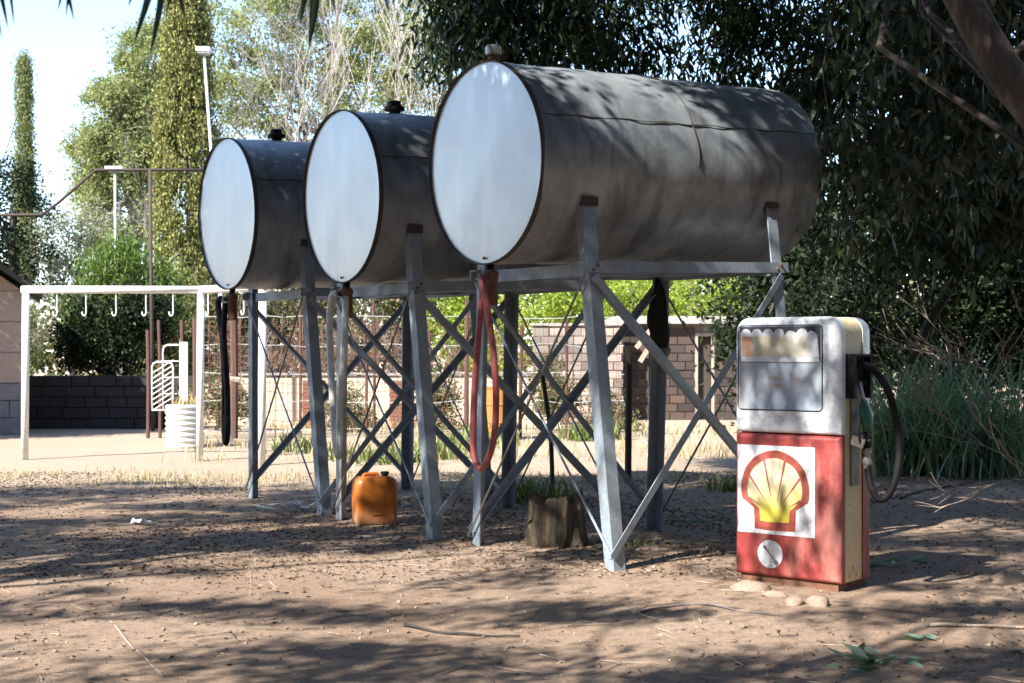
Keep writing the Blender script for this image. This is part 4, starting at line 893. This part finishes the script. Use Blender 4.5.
# far hedge masses that close the view low down
r = np.random.RandomState(77); n = 420; cc = np.stack([r.uniform(-26, 30, n), r.uniform(62, 70, n), r.uniform(.3, 4.2, n)], 1)
P = (cc[:, None, :]+r.normal(size=(n, 45, 3))*.55).reshape(-1, 3); P = P[P[:, 2] > 0]
tag(link('far_scrub', leaf_mesh('far_scrub', P, dirs(len(P), r, 'random'), .42, .22, M['hedge'], r)), 'far belt of olive green scrub behind the yard', 'scrub', None, 'stuff')
n = 420; cc = np.stack([r.uniform(2, 34, n), r.uniform(58, 66, n), r.uniform(.5, 8.5, n)], 1)
P = (cc[:, None, :]+r.normal(size=(n, 45, 3))*.65).reshape(-1, 3); P = P[P[:, 2] > 0]
tag(link('far_wood', leaf_mesh('far_wood', P, dirs(len(P), r, 'random'), .5, .28, M['hedge'], r)), 'far belt of taller olive trees closing the view at right', 'wood', None, 'stuff')
for k, (px, h_, wd_, lb) in enumerate(((216, 370, .55, 'low olive scrub right of the corrugated planter'), (342, 385, .5, 'low olive scrub before the tan wall behind the white hose'), (432, 372, .5, 'low olive scrub before the tan wall behind the nearest hose'), (548, 360, .45, 'low olive scrub at the left end of the whitewashed wall'), (610, 395, .4, 'low olive scrub at the corner of the block hut'))):
    T('scrub_bush', lb, px, 27.2, 395, .04, [E(px, h_+25, 27.2, wd_, .4, .55), E(px+14, h_+40, 27.0, wd_*.7, .35, .4)], nclump=60, clump_r=.24, per=46, L=.09, W=.035, lm=M['hedge'], bm=M['bark_grey'], seed=300+k, limbs=16, cat='shrub')
# pinkish dry brush behind the fence
r = np.random.RandomState(78); mb = MB()
for k in range(34):
    b = at(r.uniform(200, 480), 350, r.uniform(30.5, 32)); branchy(mb, (b.x, b.y, 0), (r.normal()*.3, r.normal()*.2, 1), r.uniform(.8, 1.3), .02, 3, r, .7, 4, .05, 4, .006)
tag(mb.build('dry_brush', M['dry'], None), 'tangle of pinkish dry brush behind the tan wall', 'brush', None, 'stuff')

# ------------------------------------------------------------------ big eucalypt on the right
eb = (4.15, 8.2, 0)
tpts = catmull([(4.35, 8.3, -.1), (4.0, 8.2, 1.2), (3.35, 8.05, 2.4), (2.75, 8.0, 3.15), (2.25, 8.1, 4.2), (1.9, 8.6, 5.6), (1.9, 9.0, 7.6)], 5)
ct = [((1.6,15.6,5.3),(2.7,1.6,1.5)), ((-.1,15.8,5.2),(.9,1.2,1.0)), ((3.9,14.0,4.3),(1.7,1.8,1.7)), ((5.6,15.0,4.6),(2.0,2.2,2.2)), ((4.6,14.5,2.9),(1.2,1.2,.9))]
r = np.random.RandomState(90); c1 = sample_ell(ct, 360, r, .3)
shade_crown = [((1.5,11.5,7.6),(3.2,2.4,1.1)), ((5.2,13.2,7.8),(3.0,2.6,1.4)), ((4.4,10.6,7.2),(2.4,1.8,1.0)), ((3.2,15.5,7.6),(3,2,1.3)), ((1.6,9.6,8.0),(2.6,2.2,.9))]  # crown above the view, added to shade the foliage and block the sky
c1 = np.concatenate([c1, sample_ell(shade_crown, 240, r, .15)])
tree('eucalypt_tree', 'large dark eucalypt with leaning trunk at upper right, drooping over the tanks', 'tree', eb, None, .15, None, 0, .46, 150, .145, .038, M['euc'], M['bark_euc'], 'droop', 91, 22, centers=c1, trunk_pts=tpts, sides=12, limb_r=.13, squash=1.25)
# nearer hanging foliage, bigger leaves in front of the tank end
near = [((2.95,10.9,3.95),(.42,.5,.75)), ((3.2,10.6,4.3),(.5,.5,.6)), ((2.75,11.2,3.0),(.28,.4,.55)), ((3.5,10.8,3.3),(.4,.5,.8))]
c2 = sample_ell(near, 60, r, .2)
tree('eucalypt_tree', 'grey green leafy eucalypt branch hanging beside the end of the nearest tank', 'tree', (5.4, 11.2, 0), None, .10, None, 0, .34, 46, .155, .052, M['euc_near'], M['bark_dark'], 'droop', 92, 20, centers=c2, trunk_pts=catmull([(5.4,11.2,-.1),(5.2,11.3,1.4),(4.5,11.3,2.6),(3.6,11.1,4.2),(3.2,11,5.2)], 4), squash=1.3)
# dark understory to the ground at right
for k, (c, e, lb) in enumerate((
    ((6.2,20.5,0), [((5.9,20,2.0),(1.6,1.0,1.6)), ((4.6,20.3,1.9),(1.1,.9,1.5)), ((7.4,20.4,2.2),(1.4,1,1.8))], 'dark evergreen thicket behind the strap leaved tuft'),
    ((4.2,22,0), [((4.1,21.8,2.0),(1.2,1,1.7)), ((4.2,22.4,2.6),(.7,.9,1.5)), ((5.2,22,3.9),(1.6,1,1.3))], 'dark evergreen bush between pump and thicket'),
    ((7.4,19.4,0), [((7.0,19.4,2.6),(1.1,.9,1.6)), ((6.4,19.2,3.6),(1.3,.9,1.1)), ((7.6,19.2,1.3),(.9,.8,1.1))], 'dark leafy bush at the right edge behind the dry twigs'))):
    tree('dark_bush', lb, 'bush', c, (c[0]+.2, c[1], 2.8), .10, e, 210, .42, 62, .13, .05, M['dark_leaf'], M['bark_dark'], 'random', 95+k, 22, shell=.35)
m = MB(); rr_ = np.random.RandomState(3)
for pts, r0 in (([(7.6,15.6,2.6),(6.2,15.3,2.95),(5.3,15.2,2.95),(4.7,15.3,2.2),(4.3,15.4,1.4)], .10), ([(7.2,15.5,3.6),(6.0,15.3,3.2),(5.2,15.2,3.0)], .08), ([(6.2,15.4,3.0),(5.9,15.1,3.7),(5.2,15,4.2)], .05)):
    q = catmull(pts, 5); m.tube(q, [r0*(1-.6*i/(len(q)-1)) for i in range(len(q))], 8)
m.tube(catmull([(7.6,15.6,-.1),(7.7,15.6,1.2),(7.6,15.6,2.6)],4), .13, 9)
lim = empty('dead_tree', (7.6,15.6,0), 0, 'dark bent limbs of a tree reaching in from the right edge', 'tree'); m.v = [(x-7.6, y-15.6, z) for x, y, z in m.v]; m.build('limb_frame', M['bark_dark'], lim, True)
# tuft of long strap leaves
def tuft(px, py, n, L, rad, label, seed):
    g = gnd(px, py); r = np.random.RandomState(seed); q = r.normal(size=(n, 2))*rad; root = empty('grass_tuft', (g.x, g.y, 0), 0, label, 'grass')
    tag(link('leaf_blades', blades('leaf_blades', np.stack([q[:,0], q[:,1]*.8, np.zeros(n)], 1), L, .022, M['tuft'], r, .95, 6, .42), root), kind='stuff')
tuft(940, 472, 2100, 1.75, .5, 'large dark tuft of arching strap leaves right of the pump', 1)
tuft(893, 466, 650, 1.35, .35, 'arching strap leaf tuft just behind the pump hose', 2)
tuft(1010, 468, 600, 1.2, .4, 'shaded strap leaf tuft under the dry twigs', 3)
m = MB(); r = np.random.RandomState(8)
for k in range(16):
    px = r.uniform(885, 985); b = gnd(px, 462); m.tube(catmull([b, b+Vector((r.normal()*.08, 0, .9)), b+Vector((r.normal()*.25, 0, 1.7+.5*r.rand()))], 4), .010, 5)
tag(m.build('dry_stalks', M['straw'], None), 'tall dry flower stalks standing in the strap leaves', 'stalks', None, 'stuff')
# dry twig bush at the right edge
root = empty('dry_bush', (4.9, 12.4, 0), 0, 'leafless pale twiggy bush reaching in at the right edge', 'bush'); m = MB(); r = np.random.RandomState(14)
for k in range(8):
    branchy(m, (r.normal()*.12, r.normal()*.15, 0), (-.30+r.normal()*.25, r.normal()*.2, 1), r.uniform(.9, 1.3), .017, 3, r, .5, 3, .05, 5, .005, None, .62)
m.build('twig_frame', M['twig_tan'], root, True)

# ------------------------------------------------------------------ shade trees behind and left of the camera
cot = 1/math.tan(SUN_EL)
r = np.random.RandomState(123); cl = []; 
GAPS = [(3.4, 12.95, .72), (-1.1, 12.9, .35), (.30, 11.1, .12), (2.75, 9.8, .1), (-.5, 10.5, .5), (.9, 9.9, .4), (-4.2, 13.6, .5)]  # holes shaped into the unseen canopy so sun reaches these spots
def shade_density(x, y):
    """shade wanted on each patch of yard; leaf clumps are set along the sun rays for it"""
    if y > 16.3 + .5*math.sin(x*1.3) and x < -1.2: return 0
    if y > 17.8 and x < 3.0: return 0
    for a, b, q in GAPS:
        if math.hypot(x-a, y-b) < q+.2: return 0
    if y > 10.9 and x > -2.4: return 1.0
    if 1.7 < x < 4.0 and 9.2 < y: return .7
    b = math.sin(y*4.6+1.3*math.sin(x*.7+.4)-.3*x) + .6*math.sin(x*1.5-y*.7+1.3) + .4*math.sin(x*3.1+y*2.3)
    if y < 5.6: return 1.0
    if y < 7.3: return .95 if (x > .6 or b > .3) else .12
    if y < 10.0: return .95 if b > .42 else .03
    if y < 10.9: return .9 if b > .1 else .1
    return .95 if b > -.8 else .1
for it in range(4200):
    gx, gy, z = r.uniform(-8.5, 9.5), r.uniform(3.4, 20), r.uniform(5.6, 9.4)
    if it > 4060: q = [(2.0, 12.5), (.7, 14.2), (-.6, 15.9)][it % 3]; gx, gy = q[0]+r.normal()*.4, q[1]+r.normal()*.4
    sdn = shade_density(gx, gy)
    if r.rand() > sdn or (it > 2700 and sdn < .99): continue
    p = (gx + SH.x*cot*z, gy + SH.y*cot*z, z)
    if p[1] > 0.3 and abs(p[0]) < .42*p[1]+.6 and p[2] < 1.55+.262*p[1]+.9: continue
    cl.append(p)
cl = np.array(cl)
trunks = [((-9.5, 3.5), 'shade eucalypt standing outside the view to the left of the yard'), ((-5.2, -1.2), 'shade eucalypt standing behind the camera to the left'), ((1.6, -2.6), 'shade eucalypt standing behind the camera'), ((6.6, 4.4), 'shade eucalypt standing outside the view to the right')]
own = np.argmin(np.stack([np.hypot(cl[:,0]-t[0][0], cl[:,1]-t[0][1]) for t in trunks], 1), 1)
for k, (t, lb) in enumerate(trunks):
    cs = cl[own == k]
    if len(cs) < 3: cs = np.array([[t[0], t[1], 8.0], [t[0]+.8, t[1], 8.6], [t[0], t[1]+.9, 7.6]])
    c = cs.mean(0); tree('shade_tree', lb, 'tree', (t[0], t[1], 0), (.5*t[0]+.5*c[0], .5*t[1]+.5*c[1], 8.2), .26, None, 0, .36, 95, .14, .05, M['euc'], M['bark_euc'], 'droop', 130+k, 26, centers=cs, limb_r=.2, squash=.7, stretch=1.7, group='shade trees round the yard')
r = np.random.RandomState(140); n = 900; a_ = r.uniform(R(155), R(395), n); rad_ = r.uniform(17, 25, n)  # ring of leaves added out of view to cut ambient sky light
cc = np.stack([np.cos(a_)*rad_, 4+np.sin(a_)*rad_, r.uniform(.3, 13.5, n)], 1); cc[:,2] *= np.where((cc[:,1] > -5) & (cc[:,0] < 0), .4, 1); cc = cc[~((cc[:,1] > 8) & (np.abs(cc[:,0]) < .5*cc[:,1]+3))]
P = (cc[:, None, :]+r.normal(size=(len(cc), 42, 3))*.8).reshape(-1, 3); P = P[P[:, 2] > 0]
tag(link('leaf_screen', leaf_mesh('leaf_screen', P, dirs(len(P), r, 'random'), .8, .5, M['dark_leaf'], r)), 'dense dark woodland added out of view to block low sky light', 'leaf_screen', None, 'stuff')
# strap leaves of a branch hanging into the top of the view
def hang(pts, wd):
    m = MB(); q = catmull(pts, 5); k = len(q); L = []
    for i, p in enumerate(q):
        f = i/(k-1); h = wd*(math.sin(math.pi*(.12+.88*f))**.8)*.5+.0006; L.append([p+Vector((-h,0,0)), p+Vector((0,-h*.25,0)), p+Vector((h,0,0)), p+Vector((0,h*.05,0))])
    m.loops(L); return m
hb = empty('hanging_branch', at(230, -70, 3.6), 0, 'thin overhead branch with long strap leaves at the top edge', 'branch'); h0 = Vector(hb.location)
m = MB(); m.tube([at(x, y, 3.6)-h0 for x, y in ((-80, -130), (60, -80), (170, -60), (300, -55), (420, -70), (560, -160), (700, -300))], [.02, .014, .012, .012, .014, .018, .024], 7); m.build('twig', M['bark_euc'], hb, True)
for x0_, y0_, x1_, y1_, wd in ((158,-60,134,44,.020), (164,-60,150,57,.018), (176,-58,186,22,.014), (150,-60,128,6,.02), (172,-60,166,16,.012), (312,-55,309,50,.026), (305,-55,300,24,.02), (385,-62,388,12,.016), (330,-55,336,14,.012), (-10,-105,8,28,.018), (-20,-105,2,38,.014), (10,-100,14,24,.012), (60,-80,74,20,.016), (70,-80,58,10,.016), (66,-78,66,16,.012)):
    a = at(x0_, y0_, 3.6)-h0; b = at(x1_, y1_, 3.55)-h0; mid = (a+b)/2+Vector((.012*(1 if x1_ > x0_ else -1)*-1, 0, .01)); hang([a, mid, b], wd).build('strap_leaf', M['strap'], hb, True)

# ------------------------------------------------------------------ ground cover
def scatter(n, xr, yr, r, power=1.0):
    x = r.uniform(xr[0], xr[1], n); y = yr[0]+(yr[1]-yr[0])*r.uniform(0, 1, n)**power; return x, y, gz(x, y)
r = np.random.RandomState(200)
x, y, z = scatter(9000, (-7, 7), (3.8, 15.5), r, 1.2); s = np.exp(r.normal(-5.15, .5, len(x)))[:, None]
oc = np.array([[1,0,0],[0,1,0],[-1,0,0],[0,-1,0],[0,0,.7],[0,0,-.6]]); of = np.array([[0,1,4],[1,2,4],[2,3,4],[3,0,4],[1,0,5],[2,1,5],[3,2,5],[0,3,5]])
V = np.stack([x, y, z+s[:,0]*.2], 1)[:, None, :] + oc[None]*s[:, None, :]*r.uniform(.6, 1.3, (len(x), 6, 3)); F = (of[None]+(np.arange(len(x))*6)[:, None, None]).reshape(-1, 3)
tag(link('gravel', np_mesh('gravel', V.reshape(-1, 3), F, M['pebble'])), 'small stones and grit strewn over the dirt', 'gravel', None, 'stuff')
x, y, z = scatter(60000, (-7, 7.5), (4.2, 18), r, 1.0); dens = .25+.75*((vnoise(x, y, 9, 9, 1.2) > -.02)) ; dens = np.where((y > 9.6) | (x > 2.5), dens, dens*.2); k = r.uniform(0, 1, len(x)) < dens; x, y, z = x[k], y[k], z[k]
D = r.normal(size=(len(x), 3))*np.array([1, 1, .16]); tag(link('leaf_litter', leaf_mesh('leaf_litter', np.stack([x, y, z+.006], 1), D, .042, .013, M['litter'], r)), 'dry fallen leaves scattered over the shaded dirt', 'leaf litter', None, 'stuff')
P = []
for px, py, n in ((880, 662, 16), (862, 668, 10), (700, 520, 6), (885, 566, 14), (905, 560, 10), (650, 500, 8), (930, 640, 5)):
    g = gnd(px, py); P += [(g.x+r.normal()*.07, g.y+r.normal()*.05, gzz(g.x, g.y)+.012) for _ in range(n)]
P = np.array(P); tag(link('fallen_leaves', leaf_mesh('fallen_leaves', P, r.normal(size=(len(P), 3))*np.array([1, .6, .12]), .14, .035, M['green_litter'], r)), 'scattered fresh grey green fallen leaves near the pump', 'leaves', None, 'stuff')
m = MB()
for k in range(90):
    px, py = r.uniform(0, 1024), 500+183*r.rand()**.8; g = gnd(px, py); a = r.uniform(0, 6.28); L_ = r.uniform(.05, .28); d = Vector((math.cos(a), math.sin(a), 0))
    pts = [g+d*L_*t+Vector((r.normal()*.012, r.normal()*.012, 0)) for t in (-.5, -.15, .2, .5)]; m.tube([(p.x, p.y, gzz(p.x, p.y)+.008) for p in pts], .0035, 4)
tag(m.build('twig_litter', M['twig_tan'], None), 'small dry twigs littering the dirt', 'twigs', None, 'stuff')
for k, (pts, rad, mt, lb) in enumerate((
    ([(405, 622), (440, 628), (480, 631), (520, 633)], .010, 'bark_dark', 'thin dark stick lying on the dirt in front of the nearest stand'),
    ([(110, 622), (130, 645), (150, 665), (163, 680)], .006, 'twig_tan', 'pale curved twig lying at the lower left'),
    ([(930, 627), (975, 626), (1024, 628), (1060, 624)], .012, 'twig_tan', 'straight pinkish stick lying at the lower right'),
    ([(640, 612), (690, 607), (735, 612), (780, 618)], .008, 'bark_grey', 'grey twig lying in front of the pump'),
    ([(900, 500), (925, 492), (960, 486), (1000, 474), (1024, 466)], .013, 'bark_dark', 'dark fallen branch beside the strap leaf tuft'))):
    m = MB(); q = catmull([gnd(*p) for p in pts], 5); m.tube([(p.x, p.y, gzz(p.x, p.y)+rad+.004*math.sin(i)) for i, p in enumerate(q)], [rad*(1-.5*i/len(q)) for i in range(len(q))], 6)
    tag(m.build('fallen_stick', M[mt], None, True), lb, 'stick', 'sticks on the ground')
# dry grass along the edge of the shade and weeds
x, y = r.uniform(-8, 2.5, 3000), r.normal(16.8, .6, 3000); k = vnoise(x, y, 15, 8, 1.6) > -.12; x, y = x[k], y[k]
tag(link('dry_grass', blades('dry_grass', np.stack([x, y, gz(x, y)-.005], 1), .14, .008, M['straw'], r, .8, 3, .6)), 'thin straw coloured dry grass along the shade edge', 'grass', None, 'stuff')
x, y = r.uniform(-5, 6, 3600), r.uniform(19.5, 29, 3600); k = vnoise(x, y, 16, 8, 1.3) > -.05; x, y = x[k], y[k]
tag(link('yard_grass', blades('yard_grass', np.stack([x, y, np.zeros(len(x))], 1), .3, .016, M['straw'], r, .8, 3, .5)), 'dry straw grass at the foot of the fence', 'grass', None, 'stuff')
for k, (px, py, n, L_, lb) in enumerate(((300, 452, 90, .35, 'green weed patch behind the leftmost stand'), (480, 446, 120, .45, 'green weed patch at the foot of the orange drum'), (585, 440, 140, .45, 'green weed patch before the whitewashed block wall'), (395, 462, 130, .4, 'green weed patch behind the middle stand'), (448, 458, 110, .4, 'green weed patch behind the near stand leg'), (350, 460, 70, .3, 'small green weed patch left of the jerry can'), (530, 500, 150, .3, 'low green weeds around the back of the stump'), (636, 548, 26, .12, 'tiny weed beside the near stand leg'), (727, 490, 60, .22, 'small weed left of the pump'))):
    g = gnd(px, py); q = r.normal(size=(n, 2))*.28*(L_/.4); root = empty('weed', (g.x, g.y, 0), 0, lb, 'weed', 'weeds among the tank stands'); tag(link('leaf_blades', blades('leaf_blades', np.stack([q[:,0], q[:,1], np.zeros(n)], 1), L_, .03*L_/.4+.006, M['weed'], r, .7, 4, .5), root), kind='stuff')
g = gnd(250, 596); mb = MB(); branchy(mb, g, (.05, 0, 1), .14, .004, 2, r, .6, 4, .2, 4, .0016); tag(mb.build('seedling', M['twig_tan'], None), 'tiny dry seedling standing in the sunlit dirt', 'plant')
